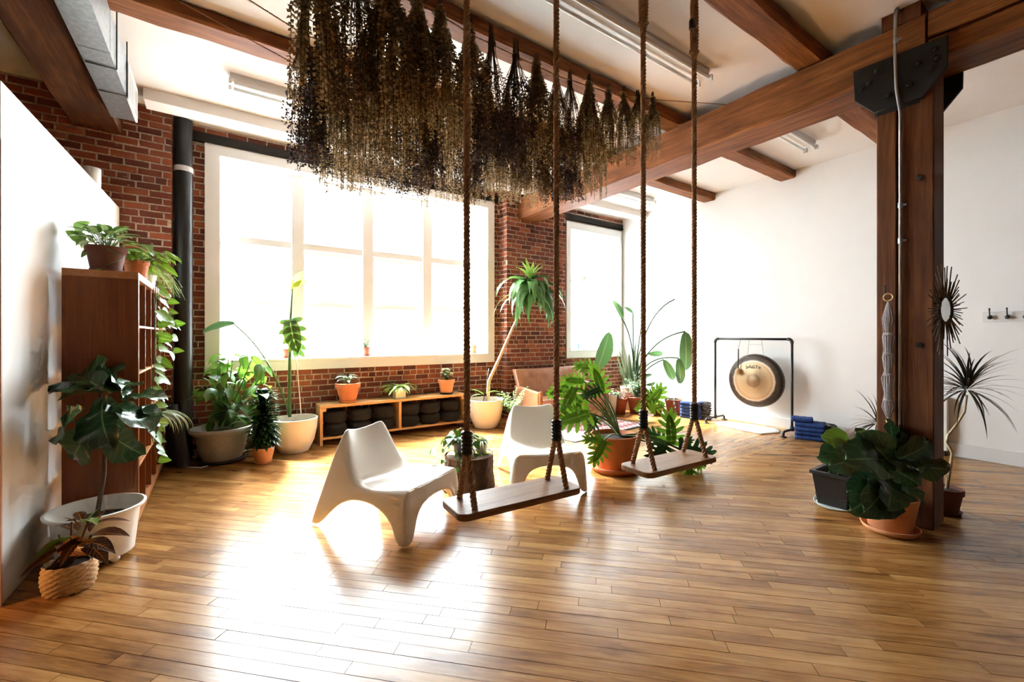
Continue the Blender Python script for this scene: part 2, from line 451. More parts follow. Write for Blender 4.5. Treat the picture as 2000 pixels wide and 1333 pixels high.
hol = [(W1[0]+.42+.02, W1[1]+.42-.02, W1[2]+.02, W1[3]-.02), (.15, 4.36, 3.70, 3.852)]
brick_faces(wb, [((-.42, YW, 0), 0, lay(4.485, ZC-.02, hol, .004, 1))])
_h = holed(5.2, XR+.2, o2, YW+MI, YW+.30); _h[1] = _h[1][:3]+(YW+.25,)+_h[1][4:]
wr = slab('wall_back_right', _h)
hol = [(W2[0]-5.39+.02, W2[1]-5.39+.2, W2[2]+.02, W2[3]-.02), (0, 1.9, 3.70, 3.82)]
brick_faces(wr, [((5.39, YW, 0), 0, lay(1.83, ZC-.02, hol, .004, 2))])
pc = slab('wall_pier_center', [(4.065+MI, 5.39-MI, YP+MI, YW+.3, -.1, ZC)])
brick_faces(pc, [((4.065, YP, 0), 0, lay(1.325, ZC-.01, [], .004, 3)), ((4.065, YW, 0), -pi/2, lay(.23, ZC-.01, [], .004, 4, .05))],
            keep=lambda c: c.z > .55)
pl = slab('wall_pier_left', [(-4.5, -.42-MI, YP+MI, YW+.3, -.1, ZC)])
brick_faces(pl, [((-2.6, YP, 0), 0, lay(2.18, ZC-.01, [], .004, 6))], keep=lambda c: c.z > 1.7)
# steel lintels
tag(MB().box(-.27, 4.065, YW-.03, YW+.02, 3.735, 3.85).box(-.27, 4.065, YW-.045, YW+.02, 3.735, 3.75).build('steel_lintel', STEEL),
    'black steel lintel spanning above the wide window', 'lintel')
tag(MB().box(5.39, XR-.02, YW-.03, YW+.02, 3.70, 3.815).box(5.39, XR-.02, YW-.045, YW+.02, 3.70, 3.715).build('steel_lintel', STEEL),
    'short black steel lintel above the window by the gong wall', 'lintel')

def window(name, W, xs, zt, zm, cw_l, cw_r):
    x0, x1, z0, z1 = W
    wn = bpy.data.objects.new(name, None); COL.objects.link(wn); struct(wn); wn.location = ((x0+x1)/2, YW, z0)
    off = V(wn.location)
    def add(nm, b, mat=TRIM, c=.004, par=wn):
        m = MB().cbox(b[0]-off.x, b[1]-off.x, b[2]-off.y, b[3]-off.y, b[4]-off.z, b[5]-off.z, c)
        return m.build(nm, mat, wn)
    ci = .15
    add('casing', (x0, x0+cw_l, YW-.03, YW, z0, z1)); add('casing', (x1-cw_r, x1, YW-.03, YW, z0, z1))
    add('casing', (x0+cw_l, x1-cw_r, YW-.03, YW, z1-.14, z1)); add('casing', (x0+cw_l, x1-cw_r, YW-.03, YW, z0, z0+ci))
    a, b, c, d = x0+cw_l, x1-cw_r, z0+ci, z1-.14
    yg = YW+.25
    add('sill', (a-.04, b+.04, YW-.035, yg+.06, c-.03, c+.004))
    add('reveal', (a-.02, a, YW, yg+.06, c, d)); add('reveal', (b, b+.02, YW, yg+.06, c, d)); add('reveal', (a-.02, b+.02, YW, yg+.06, d, d+.02))
    edges = [a]+[x for p in xs for x in p]+[b]
    for p in xs: add('mullion', (p[0], p[1], yg-.09, yg+.06, c, d))
    for i in range(0, len(edges), 2):
        e0, e1 = edges[i], edges[i+1]
        add('transom', (e0, e1, yg-.06, yg+.05, zt-.045, zt+.045))
        for (l, h, dy) in ((zt+.045, d, 0), (zm, zt-.045, .02), (c, zm, -.015)):
            f = .045; y0, y1 = yg-.02+dy, yg+.015+dy
            m = MB()
            for bx in ((e0, e0+f, l, h), (e1-f, e1, l, h), (e0+f, e1-f, l, l+f), (e0+f, e1-f, h-f, h)):
                m.box(bx[0]-off.x, bx[1]-off.x, y0-off.y, y1-off.y, bx[2]-off.z, bx[3]-off.z)
            s = m.build('sash', TRIM, wn)
            MB().box(e0+f-off.x, e1-f-off.x, (y0+y1)/2-.002-off.y, (y0+y1)/2+.002-off.y, l+f-off.z, h-f-off.z).build('pane', GLASS, s)
    return wn
window('window_1', W1, [(.833, .975), (1.772, 1.92), (2.717, 2.86)], 2.66, 1.88, .147, .134)
window('window_2', W2, [(6.31, 6.45)], 2.62, 1.86, .11, .06)

# partition on the left, slightly skewed
pa, pb = V((-.945, 3.40)), V((-.855, 6.08)); th = atan2(pb.y-pa.y, pb.x-pa.x); Lp = (pb-pa).length
part = MB().cbox(0, Lp, 0, .13, 0, 2.78, .003).build('wall_partition', WHITE, None, (pa.x, pa.y, 0)); part.rotation_euler = (0, 0, th); struct(part)
pt = MB().cbox(-.016, 0, -.006, .14, .0, 2.47, .003).build('trim_2', plain('warm_lit_trim', (.62, .40, .31), .5, .05), None, (pa.x, pa.y, 0)); pt.rotation_euler = (0, 0, th); struct(pt)  # end trim; the warm lamplight on it is put into its pink beige colour
tag(MB().lathe([(.06, 0), (.068, .01), (.068, .165), (.062, .165), (.056, .02)], 28, cap1=False).build('ceramic_cup', WPLAST, None, (-.945, 5.36, 2.78), True),
    'white cylindrical cup standing on top of the partition', 'cup')

# outside: a pale clapboard house across the street, and the street
hs = thing('clapboard_house', 'pale clapboard building front seen through the wide window', 'building', (2.5, 17, -5))
CLAP = plain('pale_clapboard', (.80, .80, .80), .8, .05, 2)
MB().box(-9, 9, .05, 3, 0, 8.6).build('facade', CLAP, hs)
for i in range(34):
    MB().add([(-9, 0, i*.25), (9, 0, i*.25), (9, .05, i*.25+.25), (-9, .05, i*.25+.25), (-9, .05, i*.25), (9, .05, i*.25)],
             [(0, 1, 2, 3), (4, 5, 1, 0)]).build('clapboard', CLAP, hs)
struct(MB().box(-40, 50, 6.8, 60, -5.2, -5).build('floor_street', plain('street_asphalt', (.35, .35, .35), .9)))

# ------------------------------------------------------------------ beams, post, ironwork
def rough_beam(name, dims, mat, label, cat, axis, group=None, jit=.006):
    """timber with slightly waney edges: rings along its axis"""
    x0, x1, y0, y1, z0, z1 = dims; lo = [x0, y0, z0]; hi = [x1, y1, z1]
    n = max(2, int((hi[axis]-lo[axis])/.22)); r = random.Random(hash(label) % 1000 if False else sum(map(ord, label)))
    oth = [i for i in range(3) if i != axis]; vs = []; fs = []
    c = .018
    for i in range(n+1):
        t = lo[axis]+(hi[axis]-lo[axis])*i/n
        a0, a1 = lo[oth[0]], hi[oth[0]]; b0, b1 = lo[oth[1]], hi[oth[1]]
        for (a, b) in ((a0+c, b0), (a1-c, b0), (a1, b0+c), (a1, b1-c), (a1-c, b1), (a0+c, b1), (a0, b1-c), (a0, b0+c)):
            p = [0, 0, 0]; p[axis] = t; p[oth[0]] = a+r.uniform(-jit, jit); p[oth[1]] = b+r.uniform(-jit, jit); vs.append(tuple(p))
    for i in range(n):
        for k in range(8): a = i*8+k; b = i*8+(k+1) % 8; fs.append((a, b, b+8, a+8))
    fs += [tuple(range(8))[::-1], tuple(range(n*8, n*8+8))]
    ctr = V(((x0+x1)/2, (y0+y1)/2, (z0+z1)/2))
    o = MB().add([V(v)-ctr for v in vs], fs).build(name, mat, None, tuple(ctr)); smooth_angle(o, 25)
    import bmesh
    bm = bmesh.new(); bm.from_mesh(o.data); bmesh.ops.recalc_face_normals(bm, faces=bm.faces); bm.to_mesh(o.data); bm.free()
    return tag(o, label, cat, group)
GX0, GX1, GZ0, GZ1 = 4.30, 4.72, 3.45, 3.82
rough_beam('girder', (GX0, GX1, .90, YP-.004, GZ0, GZ1-.006), GIRD, 'massive dark timber girder from the post to the brick pier', 'beam', 1)
rough_beam('girder', (GX0, GX1, -4, .885, GZ0, 3.60), GIRD, 'lower timber of the split girder right of the post', 'beam', 1)
rough_beam('girder', (GX0, GX1, -4, .885, 3.62, GZ1-.006), GIRD, 'upper timber of the split girder right of the post', 'beam', 1)
rough_beam('girder', (-1.22, -.83, -4, YP-.004, 3.56, ZC), timber('dark_girder_timber', 1, (.018, .007, .003), (.075, .026, .009), (.20, .082, .028)), 'dark timber girder above the white partition at far left', 'beam', 1)  # this girder's timber is toned darker than the other girders
rough_beam('joist', (-.82, 4.55, 1.55, 1.77, JB, ZC), JOIST, 'ceiling joist carrying the two rope swings', 'beam', 0, 'ceiling joists')
rough_beam('joist', (-.82, 4.55, 2.93, 3.15, JB, ZC), JOIST, 'ceiling joist above the hanging dried flowers', 'beam', 0, 'ceiling joists')
rough_beam('joist', (-.82, 4.55, 4.05, 4.29, JB, ZC), JOIST, 'ceiling joist between dried flowers and the left ceiling light', 'beam', 0, 'ceiling joists')
rough_beam('joist', (4.45, XR, .34, .56, JB, ZC), JOIST, 'joist end cut off by the upper right photo corner', 'beam', 0, 'ceiling joists')
rough_beam('joist', (4.57, XR, 1.65, 1.88, JB, ZC), JOIST, 'joist stub meeting the white wall just behind the post', 'beam', 0, 'ceiling joists')
rough_beam('joist', (4.57, XR, 2.95, 3.18, JB, ZC), JOIST, 'joist end with a long crack meeting the white wall above the gong', 'beam', 0, 'ceiling joists')
rough_beam('joist', (4.57, XR, 4.23, 4.46, JB, ZC), JOIST, 'short joist end on the white wall nearest the windows', 'beam', 0, 'ceiling joists')
tag(MB().cbox(4.33, 4.70, .93, 1.16, GZ1, ZC, .004).build('bearing_block', POSTM), 'dark wood bearing block on the girder above the post', 'wood block')
# post: two timbers with a dark seam
ps = thing('timber_post', 'square dark timber post holding the iron bracket', 'post', (4.435, 1.03, 0))
for (a, b) in ((.852, 1.055), (1.062, 1.185)):
    o = MB().cbox(4.30-4.435, 4.575-4.435, a-1.03, b-1.03, 0, GZ0-.006, .012).build('post_timber', POSTM, ps); bevel(o, .01)
for z in (.62, 1.36, 2.6):
    MB().lathe([(.018, 0), (.018, .008), (.006, .010)], 14).xform(M.Rotation(-pi/2, 4, 'Y')).build('bolt_head', STEEL, ps, (4.30-4.435, .93-1.03, z))
PP = [(1.325, 3.575), (1.315, 3.335), (1.195, 3.188), (.905, 3.178), (.778, 3.34), (.775, 3.565)]
for (x0, x1, s, lb) in ((4.262, 4.295, -1, 'black iron bracket plate with bolts facing the swings'), (4.725, 4.757, 1, 'second iron bracket plate on the far side of the post')):
    br = thing('bracket_plate', lb, 'bracket', (x0, 1.05, 3.18))
    o = MB().prism([(y-1.05, z-3.18) for y, z in PP], 0, x1-x0, 0).build('plate', STEEL, br); bevel(o, .004)
    for (y, z) in ((1.27, 3.40), (1.22, 3.43), (1.17, 3.50), (1.08, 3.53), (1.10, 3.28), (.98, 3.30), (.93, 3.43), (.86, 3.36), (.84, 3.49), (.83, 3.42)):
        m = MB().lathe([(.026, 0), (.026, .004), (.018, .005), (.018, .02), (.008, .024)], 6).xform(M.Rotation(-pi/2 if s < 0 else pi/2, 4, 'Y'))
        m.build('bolt', STEEL, br, (0 if s < 0 else x1-x0, y-1.05, z-3.18))
    MB().box(x1-x0 if s < 0 else -.15, .042 if s < 0 else 0, -.12, .13, -.02, .27).build('spacer', STEEL, br)
cd = thing('conduit', 'thin galvanised conduit running down the timber post', 'conduit', (4.275, 1.035, .0))
MB().tube([(.35, .02, 3.925), (.0, .02, 3.925), (-.022, .02, 3.90), (-.04, .02, 3.6), (-.04, .012, 3.3), (0.008, .0, 3.12), (.008, 0, .05)], .011, 10).build('pipe', plain('grey_conduit', (.36, .36, .35), .35, .15, 9, metal=.6), cd, smooth=True)
for z in (2.42, 3.66, 2.15): MB().lathe([(.016, -.02), (.016, .02)], 12).box(-.004, .004, -.034, 0, -.007, .007).build('coupling', GALV, cd, (.008 if z < 3 else -.038, 0 if z < 3 else .015, z))

# duct with hangers and vent
du = thing('air_duct', 'galvanised square duct with white vent beside the left beam', 'duct', (-.735, 5.44, 3.48))
o = MB().box(-.09, .09, -9.2, 0, 0, .32).build('duct_body', GALV, du); 
for y in (-1.2, -2.4): MB().box(-.092, .092, y-.012, y+.012, -.002, .322).build('seam_band', GALV, du)
for y in (-.55, -1.0, -2.0):
    MB().tube([(.096, y, .46), (.096, y, -.006), (-.08, y, -.006)], .005, 6).build('hanger_rod', IRON, du)
vg = MB()
for b in ((-.53, -.02, -.015, .018), (-.53, -.02, .27, .305), (-.53, -.495, .018, .27), (-.055, -.02, .018, .27)): vg.box(.09, .103, b[0], b[1], b[2], b[3])
vf = vg.build('vent_frame', TRIM, du)
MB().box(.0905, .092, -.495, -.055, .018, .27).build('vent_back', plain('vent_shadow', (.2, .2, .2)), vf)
for i in range(13): MB().box(.091, .1, -.495+.034*i, -.495+.034*i+.012, .018, .27).build('louver', TRIM, vf)

# pipe on the left of the window
pp = thing('drain_pipe', 'tall black drain pipe between brick pier and window', 'pipe', (-.322, 6.2, 0))
MB().lathe([(.085, 0), (.085, 3.90)], 24).build('pipe', PIPEBLK, pp, smooth=False); smooth_angle(pp.children[0])
MB().lathe([(.088, 0), (.091, .005), (.091, .055), (.088, .06)], 24).build('clamp_band', plain('grey_clamp', (.5, .48, .46), .5, .2), pp, (0, 0, 3.30), True)

# ceiling lights
def tube_light(x0, x1, y, label, end):
    t = thing('ceiling_light', label, 'ceiling light', ((x0+x1)/2, y, ZC-.03), 0, 'fluorescent ceiling lights'); h = (x1-x0)/2
    o = MB().prism([(-.055, .03), (.055, .03), (.055, .005), (.03, -.045), (-.03, -.045), (-.055, .005)], -h, h, 0).build('housing', TRIM, t)
    for s in (-1, 1):
        MB().tube([(-h+.03, s*.062, -.062), (h-.03, s*.062, -.062)], .016, 10).build('tube', plain('lamp_tube_glass', (.88, .88, .86), .25, .02), t, smooth=True)
        for e in (-1, 1): MB().cbox(e*h-.012, e*h+.012, s*.062-.02, s*.062+.02, -.088, -.03, .003).build('lamp_holder', TRIM, t)
    return t
tube_light(.10, 2.55, 4.95, 'twin tube ceiling light nearest the big window, by the duct', 0)
tube_light(1.35, 3.82, 2.35, 'twin tube ceiling light above the two swings', 0)
tube_light(4.85, 6.35, 2.42, 'twin tube ceiling light between girder and gong wall', 0)
tube_light(5.0, 6.55, 5.05, 'small far ceiling light by the second window', 0)

# ------------------------------------------------------------------ moulded lounge chairs
def lounge_chair(loc, rz, label):
    t = thing('lounge_chair', label, 'chair', loc, rz, 'white moulded lounge chairs')
    # local: front feet on y=0, rear towards +y, x across
    Ev = [(.015,.362,.315),(.06,.372,.318),(.14,.362,.315),(.26,.338,.305),(.39,.325,.297),(.50,.345,.287),(.565,.43,.275),(.61,.55,.255),(.672,.70,.225),(.684,.718,.215)]
    Av = [(-.01,0,.352),(.075,0,.357),(.105,.13,.340),(.25,.225,.325),(.41,.245,.318),(.56,.225,.32),(.69,.14,.33),(.80,0,.35),(.885,0,.35),(.895,0,.348)]
    n = len(Ev); rows = 5; vs = []; fs = []; idx = {}
    def vtx(key, p):
        if key not in idx: idx[key] = len(vs); vs.append(p)
        return idx[key]
    def skirt(s, i, k):
        e, a = Ev[i], Av[i]; f = k/(rows-1)
        g = f if i < 8 else f
        return (s*((e[2]+.012*(1 if 0 < k else 0))*(1-g)+a[2]*g), e[0]*(1-f)+a[0]*f, e[1]*(1-f)+a[1]*f)
    cols = 7
    for s in (-1, 1):
        for i in range(n):
            for k in range(rows): vtx(('s', s, i, k), skirt(s, i, k))
    def top(i, c):
        if c == 0: return idx[('s', -1, i, 0)]
        if c == cols-1: return idx[('s', 1, i, 0)]
        u = -1+2*c/(cols-1); d, z, wd = Ev[i]; b = 1-u*u
        back = max(0, min(1, (i-4)/3)); seat = 1-back
        dz = -.028*b*seat*(.3 if i == 0 else 1)-(.045*b if i >= n-2 else 0); dy = .055*b*back
        return vtx(('t', i, c), (u*wd, d+dy, z+dz))
    for i in range(n-1):
        for c in range(cols-1): fs.append((top(i, c), top(i, c+1), top(i+1, c+1), top(i+1, c)))
        for k in range(rows-1):
            for s in (-1, 1):
                q = (idx[('s', s, i, k)], idx[('s', s, i+1, k)], idx[('s', s, i+1, k+1)], idx[('s', s, i, k+1)])
                fs.append(q if s < 0 else q[::-1])
    # front apron: legs at the sides, arch between
    us = [-1, -.80, -.72, -.62, -.4, 0, .4, .62, .72, .80, 1]; bz = [0, 0, .10, .20, .252, .265, .252, .20, .10, 0, 0]
    def ap(j, k):
        if j == 0: return idx[('s', -1, 0, k)]
        if j == len(us)-1: return idx[('s', 1, 0, k)]
        u = us[j]; f = k/(rows-1)
        if k == 0 and abs(abs(u)-.62) < .02: return top(0, 1 if u < 0 else cols-2)
        zt = .362-.0084*(1-u*u); wt = .315*(1-f)+.352*f
        y = .015*(1-f)-.01*f
        return vtx(('a', j, k), (u*wt, y, zt*(1-f)+bz[j]*f))
    for j in range(len(us)-1):
        for k in range(rows-1): fs.append((ap(j, k), ap(j, k+1), ap(j+1, k+1), ap(j+1, k)))
    me = MB().add(vs, fs).mesh('seat_shell', True)
    import bmesh
    bm = bmesh.new(); bm.from_mesh(me); bmesh.ops.remove_doubles(bm, verts=bm.verts, dist=.004); bmesh.ops.recalc_face_normals(bm, faces=bm.faces); bm.to_mesh(me); bm.free()
    o = put('seat_shell', me, CHAIRW, t)
    sd = o.modifiers.new('thick', 'SOLIDIFY'); sd.thickness = .016; sd.offset = 0
    sb = o.modifiers.new('sub', 'SUBSURF'); sb.levels = 2; sb.render_levels = 2
    MB().lathe([(.012, 0), (.010, .0012)], 10, sx=1.6).build('drain_hole', plain('hole_shadow', (.25, .23, .2)), t, (0, .43, .305))
    return t
nf, fr_ = V((1.036, 2.794)), V((.863, .505))
c1 = nf+fr_*.352
lounge_chair((c1.x, c1.y, 0), atan2(fr_.y, fr_.x), 'white moulded lounge chair nearest the camera, left of the stump')
rf, ac = V((2.798, 2.863)), V((.917, -.40))
c2 = rf-ac*.352
lounge_chair((c2.x, c2.y, 0), atan2(ac.y, ac.x), 'white moulded lounge chair behind the front swing, right of the stump')

# ------------------------------------------------------------------ rope swings
def rope_into(mb, pts, rad, pitch=.05, sides=6, step=.007, ph=0):
    P = [V(p) for p in pts]; L = [0]
    for a, b in zip(P, P[1:]): L.append(L[-1]+(b-a).length)
    tot = L[-1]; n = max(3, int(tot/step))
    def at(s):
        for i in range(len(P)-1):
            if s <= L[i+1] or i == len(P)-2:
                k = (s-L[i])/max(1e-9, L[i+1]-L[i]); return P[i].lerp(P[i+1], min(1, max(0, k)))
    C = [at(tot*i/n) for i in range(n+1)]
    d0 = (P[-1]-P[0]).normalized(); ax = d0.orthogonal().normalized(); bx = d0.cross(ax)
    for k in range(3):
        pp = []
        for i in range(n+1):
            q = 2*pi*(tot*i/n/pitch)+k*2*pi/3+ph; pp.append(C[i]+(ax*cos(q)+bx*sin(q))*rad*.58)
        mb.tube(pp, rad*.47, sides, True)
    return mb
ZS = .66
def swing(xl, xr, yl, yr, label, knots):
    cx, cyy = (xl+xr)/2, (yl+yr)/2; ang = atan2(yr-yl, xr-xl); sp = sqrt((xr-xl)**2+(yr-yl)**2)
    t = thing('rope_swing', label, 'swing', (cx, cyy, ZS), ang, 'rope swings')
    hl, hw, c = sp/2+.085, .118, .045
    poly = []
    for (sx, sy, a0) in ((1, 1, 0), (-1, 1, 90), (-1, -1, 180), (1, -1, 270)):
        for k in range(5):
            q = R(a0+k*22.5); poly.append((sx*(hl-c)+c*cos(q), sy*(hw-c)+c*sin(q)))
    o = MB().prism([(x, y) for x, y in poly], -.032, 0, 2).build('seat', SEATW, t); bevel(o, .006, 3)
    for s in (-1, 1):
        x = s*sp/2
        zt = JB-ZS-.03; zk = 2.58 if knots else 3.0
        m = MB(); rope_into(m, [(x, 0, .26), (x, 0, zk)], .0160, .064); m.build('main_rope', ROPE, t, smooth=True)
        m = MB()
        for q in (-1, 1):
            rope_into(m, [(x, q*.082, -.04), (x, q*.082, .0), (x, q*.010, .235), (x, q*.006, .30)], .0150, .058)
        m.build('fork_rope', ROPE, t, smooth=True)
        m = MB()
        for k in range(6): m.lathe([(.024, 0), (.027, .006), (.027, .012), (.024, .018)], 14, (x, 0, .225+k*.0175))
        m.build('tape_wrap', TAPE, t, smooth=True)
        for q in (-1, 1): MB().sphere((x, q*.082, -.036), .014, 10, 6, .7).build('knot', ROPE, t, smooth=True)
        if knots:
            m = MB()
            rope_into(m, [(x, 0, zk-.02), (x+.016, 0, zk+.03), (x+.022, 0, zk+.16), (x+.013, 0, zt-.05), (x, 0, zt)], .0160, .064)
            rope_into(m, [(x, 0, zk-.02), (x-.016, 0, zk+.05), (x-.020, 0, zk+.16), (x-.012, 0, zt-.05), (x, 0, zt)], .0160, .064)
            rope_into(m, [(x-.02, -.005, zk+.01), (x+.02, -.01, zk+.03), (x+.02, .015, zk+.05), (x-.02, .012, zk+.03)], .0150, .058)
            m.build('loop_rope', ROPE, t, smooth=True)
            MB().lathe([(.018, 0), (.021, .006), (.021, .055), (.018, .06)], 12, (x-.02, 0, zk+.17)).build('loop_wrap', TAPE, t, smooth=True)
        m = MB().tube([(x+.02*cos(a), 0, zt+.018+.02*sin(a)) for a in [i*2*pi/14 for i in range(15)]], .004, 6)
        m.tube([(x, 0, zt+.03), (x, 0, zt+.045)], .006, 6); m.build('eye_hook', CHROME, t)
    return t
swing(.944, 1.456, 1.748, 1.72, 'wooden rope swing in front of the left lounge chair', False)
swing(2.071, 2.55, 1.658, 1.637, 'wooden rope swing in front of the big philodendron pot', True)

# ------------------------------------------------------------------ bench with cushions
bn = thing('bench', 'low pine bench with two bays against the brick wall', 'bench', (2.155, 6.14, 0))
hx = 1.065
for x in (-hx, -.0175, hx-.035):
    z0 = 0 if abs(x) > .5 else .105
    MB().cbox(x, x+.035, -.16, .16, z0, .485, .003).build('upright', OAKV, bn)
MB().cbox(-hx, hx, -.16, .16, .485, .522, .004).build('seat_board', OAK, bn)
MB().cbox(-hx+.035, hx-.035, -.16, .16, .075, .105, .003).build('bottom_shelf', OAK, bn)
for x in (-hx+.035, hx-.075): MB().cbox(x, x+.04, -.16, -.12, .44, .485, .002).build('corner_block', OAK, bn)
ordn = ['first', 'second', 'third', 'fourth', 'fifth', 'sixth', 'seventh', 'eighth', 'ninth', 'tenth', 'eleventh', 'twelfth', 'thirteenth', 'fourteenth', 'fifteenth', 'sixteenth', 'seventeenth']
def cushion(loc, label, sx=1):
    r = random.Random(label); prof = [(.05, .006), (.122, .0), (.150, .03), (.156, .085), (.147, .14), (.112, .163), (.04, .156)]
    t = thing('meditation_cushion', label, 'cushion', loc, r.random()*6, 'black cushions in the bench bays')
    m = MB(); seg = 28; vs = []
    m.lathe(prof, seg)
    m.v = [(x*(1+.02*sin(7*atan2(y, x))), y*(1+.02*sin(7*atan2(y, x))), z*.97+.004*sin(5*atan2(y, x)+1)) for x, y, z in m.v]
    o = m.build('cover', FABRIC_BLK, t, smooth=True)
    MB().tube([(.153*cos(a), .153*sin(a), .083) for a in [i*2*pi/28 for i in range(29)]], .006, 5).build('piping', FABRIC_BLK, t, smooth=True)
    return t
cxs = [1.30, 1.63, 1.955, 2.335, 2.665, 3.0]
for i, x in enumerate(cxs):
    for k in range(2):
        cushion((x, 6.12, .106+k*.164), 'black round cushion, %s of the %s stack from the left under the bench top' % (('lower', 'upper')[k], ordn[i]))
for x in (1.98, 2.98): pass

# ------------------------------------------------------------------ bookcase on casters
bx = thing('bookcase', 'tall cherry wood cube bookcase on casters by the partition', 'bookcase', (-.665, 5.01, 0))
BX0, BX1, BY0, BY1, BZ0, BZ1 = -.195, .195, -.94, .94, .085, 1.885
MB().cbox(BX0, BX1, BY0, BY0+.045, BZ0, BZ1-.05, .002).build('side_panel', CHERRY, bx); MB().cbox(BX0, BX1, BY1-.045, BY1, BZ0, BZ1-.05, .002).build('side_panel', CHERRY, bx)
MB().cbox(BX0, BX1, BY0, BY1, BZ1-.05, BZ1, .002).build('top_panel', CHERRYH, bx); MB().cbox(BX0, BX1, BY0+.045, BY1-.045, BZ0, BZ0+.05, .002).build('bottom_panel', CHERRYH, bx)
cz = [(BZ0+.05)+(BZ1-.1-BZ0)*i/5 for i in range(6)]; cyv = [BY0+.045+(1.79)*i/5 for i in range(6)]
for z in cz[1:5]: MB().cbox(BX0+.005, BX1-.003, BY0+.045, BY1-.045, z-.009, z+.009, .002).build('shelf', CHERRYH, bx)
for y in cyv[1:5]:
    for z0, z1 in zip(cz, cz[1:]): MB().box(BX0+.006, BX1-.004, y-.008, y+.008, z0+.009, z1-.009).build('divider', CHERRY, bx)
for (x, y) in ((-.15, -.86), (.15, -.86), (-.15, .86), (.15, .86)):
    c = MB().box(-.02, .02, -.02, .02, .06, .085).build('caster', CHROME, bx, (x, y, 0))
    MB().lathe([(.018, -.014), (.033, -.012), (.033, .012), (.018, .014)], 20).xform(M.Rotation(pi/2, 4, 'X')).build('wheel', BLKPL, c, (0, .012, .033), True)
def bw(x, y, z): return (-.665+x, 5.01+y, z)
# things on the shelves
pu = thing('air_purifier', 'white portable heater in the lower right bookcase cell', 'appliance', bw(.06, .72, cz[0]), R(-8))
o = MB().cbox(-.10, .10, -.09, .09, 0, .30, .012).build('body', WPLAST, pu); bevel(o, .012, 3)
MB().lathe([(.016, 0), (.016, .006)], 16).xform(M.Rotation(pi/2, 4, 'Y')).build('knob', BLKPL, pu, (.10, .02, .26))
for i in range(6): MB().box(.098, .103, -.07, .07, .04+i*.028, .05+i*.028).build('grille_slat', plain('pale_grey', (.55, .55, .55)), pu)
bk = random.Random(3)
for (cell_y, cell_z, cols_) in ((0, 4, ((.5, .42, .55), (.2, .25, .4), (.55, .5, .42))), (1, 2, ((.35, .1, .2), (.5, .45, .5), (.25, .3, .2))), (3, 3, ((.6, .55, .45), (.4, .15, .12)))):
    y = cyv[cell_y]+.02
    for i, c in enumerate(cols_):
        wd = bk.uniform(.022, .045); h = bk.uniform(.2, .27)
        b = thing('book', '%s book from the near end in the %s bookcase cell' % (ordn[i], {0: 'top near', 1: 'centre', 3: 'upper far'}[cell_y]), 'book', bw(.02, y+wd/2, cz[cell_z]+.0095 if cell_z else cz[0]), 0, 'books on the bookcase shelves')
        MB().box(-.08, .09, -wd/2, wd/2, 0, h).build('cover', plain('book_%d%d' % (cell_y, i), c, .6), b)
        MB().box(-.083, .085, -wd/2+.003, wd/2-.003, .003, h+.0005).build('pages', CREAM, b)
        y += wd+.003

# ------------------------------------------------------------------ tan sofa
sf = thing('loveseat', 'tan leather tufted loveseat with wooden arms before the brick pier', 'sofa', (4.85, 5.62, 0))
SW = .75
WAL = timber('walnut_frame', 0, (.16, .06, .02), (.28, .12, .045), (.40, .19, .08), .4)
m = MB()   # tufted back as a bulged grid
nx, nz = 25, 9; vs = []; fs = []
tuf = [(-.5, .5), (-.17, .42), (.17, .5), (.5, .42), (-.33, .72), (0, .72), (.33, .72), (-.62, .74), (.62, .74)]
for j in range(nz):
    for i in range(nx):
        u = -1+2*i/(nx-1); v = j/(nz-1); x = u*(SW-.02); bulge = .05*(1-u**6)*(1-(2*v-1)**6)
        for (tu, tv) in tuf: bulge -= .03*math.exp(-((u-tu)**2/.006+(v-tv)**2/.012))
        vs.append((x, .10+.20*v-bulge, .40+.46*v))
for j in range(nz-1):
    for i in range(nx-1): a = j*nx+i; fs.append((a, a+1, a+nx+1, a+nx))
nb = len(vs)
for (u, v) in ((-1, 0), (1, 0), (1, 1), (-1, 1)): vs.append((u*(SW-.02), .20+.20*v, .40+.46*v))
fs += [(nb, nb+3, nb+2, nb+1), (0, nx*(nz-1), nb+3, nb), (nx-1, nb+1, nb+2, nx*nz-1), (nx*(nz-1), nx*nz-1, nb+2, nb+3)]
bk_ = m.add(vs, fs).build('backrest', LEATHER, sf, smooth=True)
for (u, v) in tuf: MB().sphere((u*(SW-.02), .10+.2*v-.012, .40+.46*v), .012, 8, 5).build('button', LEATHER, bk_, smooth=True)
o = MB().cbox(-SW+.06, SW-.06, -.36, .16, .27, .42, .02).build('seat_cushion', LEATHER, sf); bevel(o, .03, 3)
o = MB().cbox(-SW+.05, SW-.05, -.37, -.33, .17, .27, .006).build('front_rail', LEATHER, sf)
for s in (-1, 1):
    o = MB().prism([(-.36, .54), (-.36, .28), (.22, .28), (.30, .60), (.2, .60)], -.035+s*(SW-.02), .035+s*(SW-.02), 0).build('arm_pad', LEATHER, sf); bevel(o, .015, 2)
    MB().cbox(s*(SW-.02)-.025, s*(SW-.02)+.025, -.40, -.355, .0, .56, .004).build('front_leg', WAL, sf)
    MB().cbox(s*(SW-.02)-.025, s*(SW-.02)+.025, .26, .31, .0, .42, .004).build('rear_leg', WAL, sf)

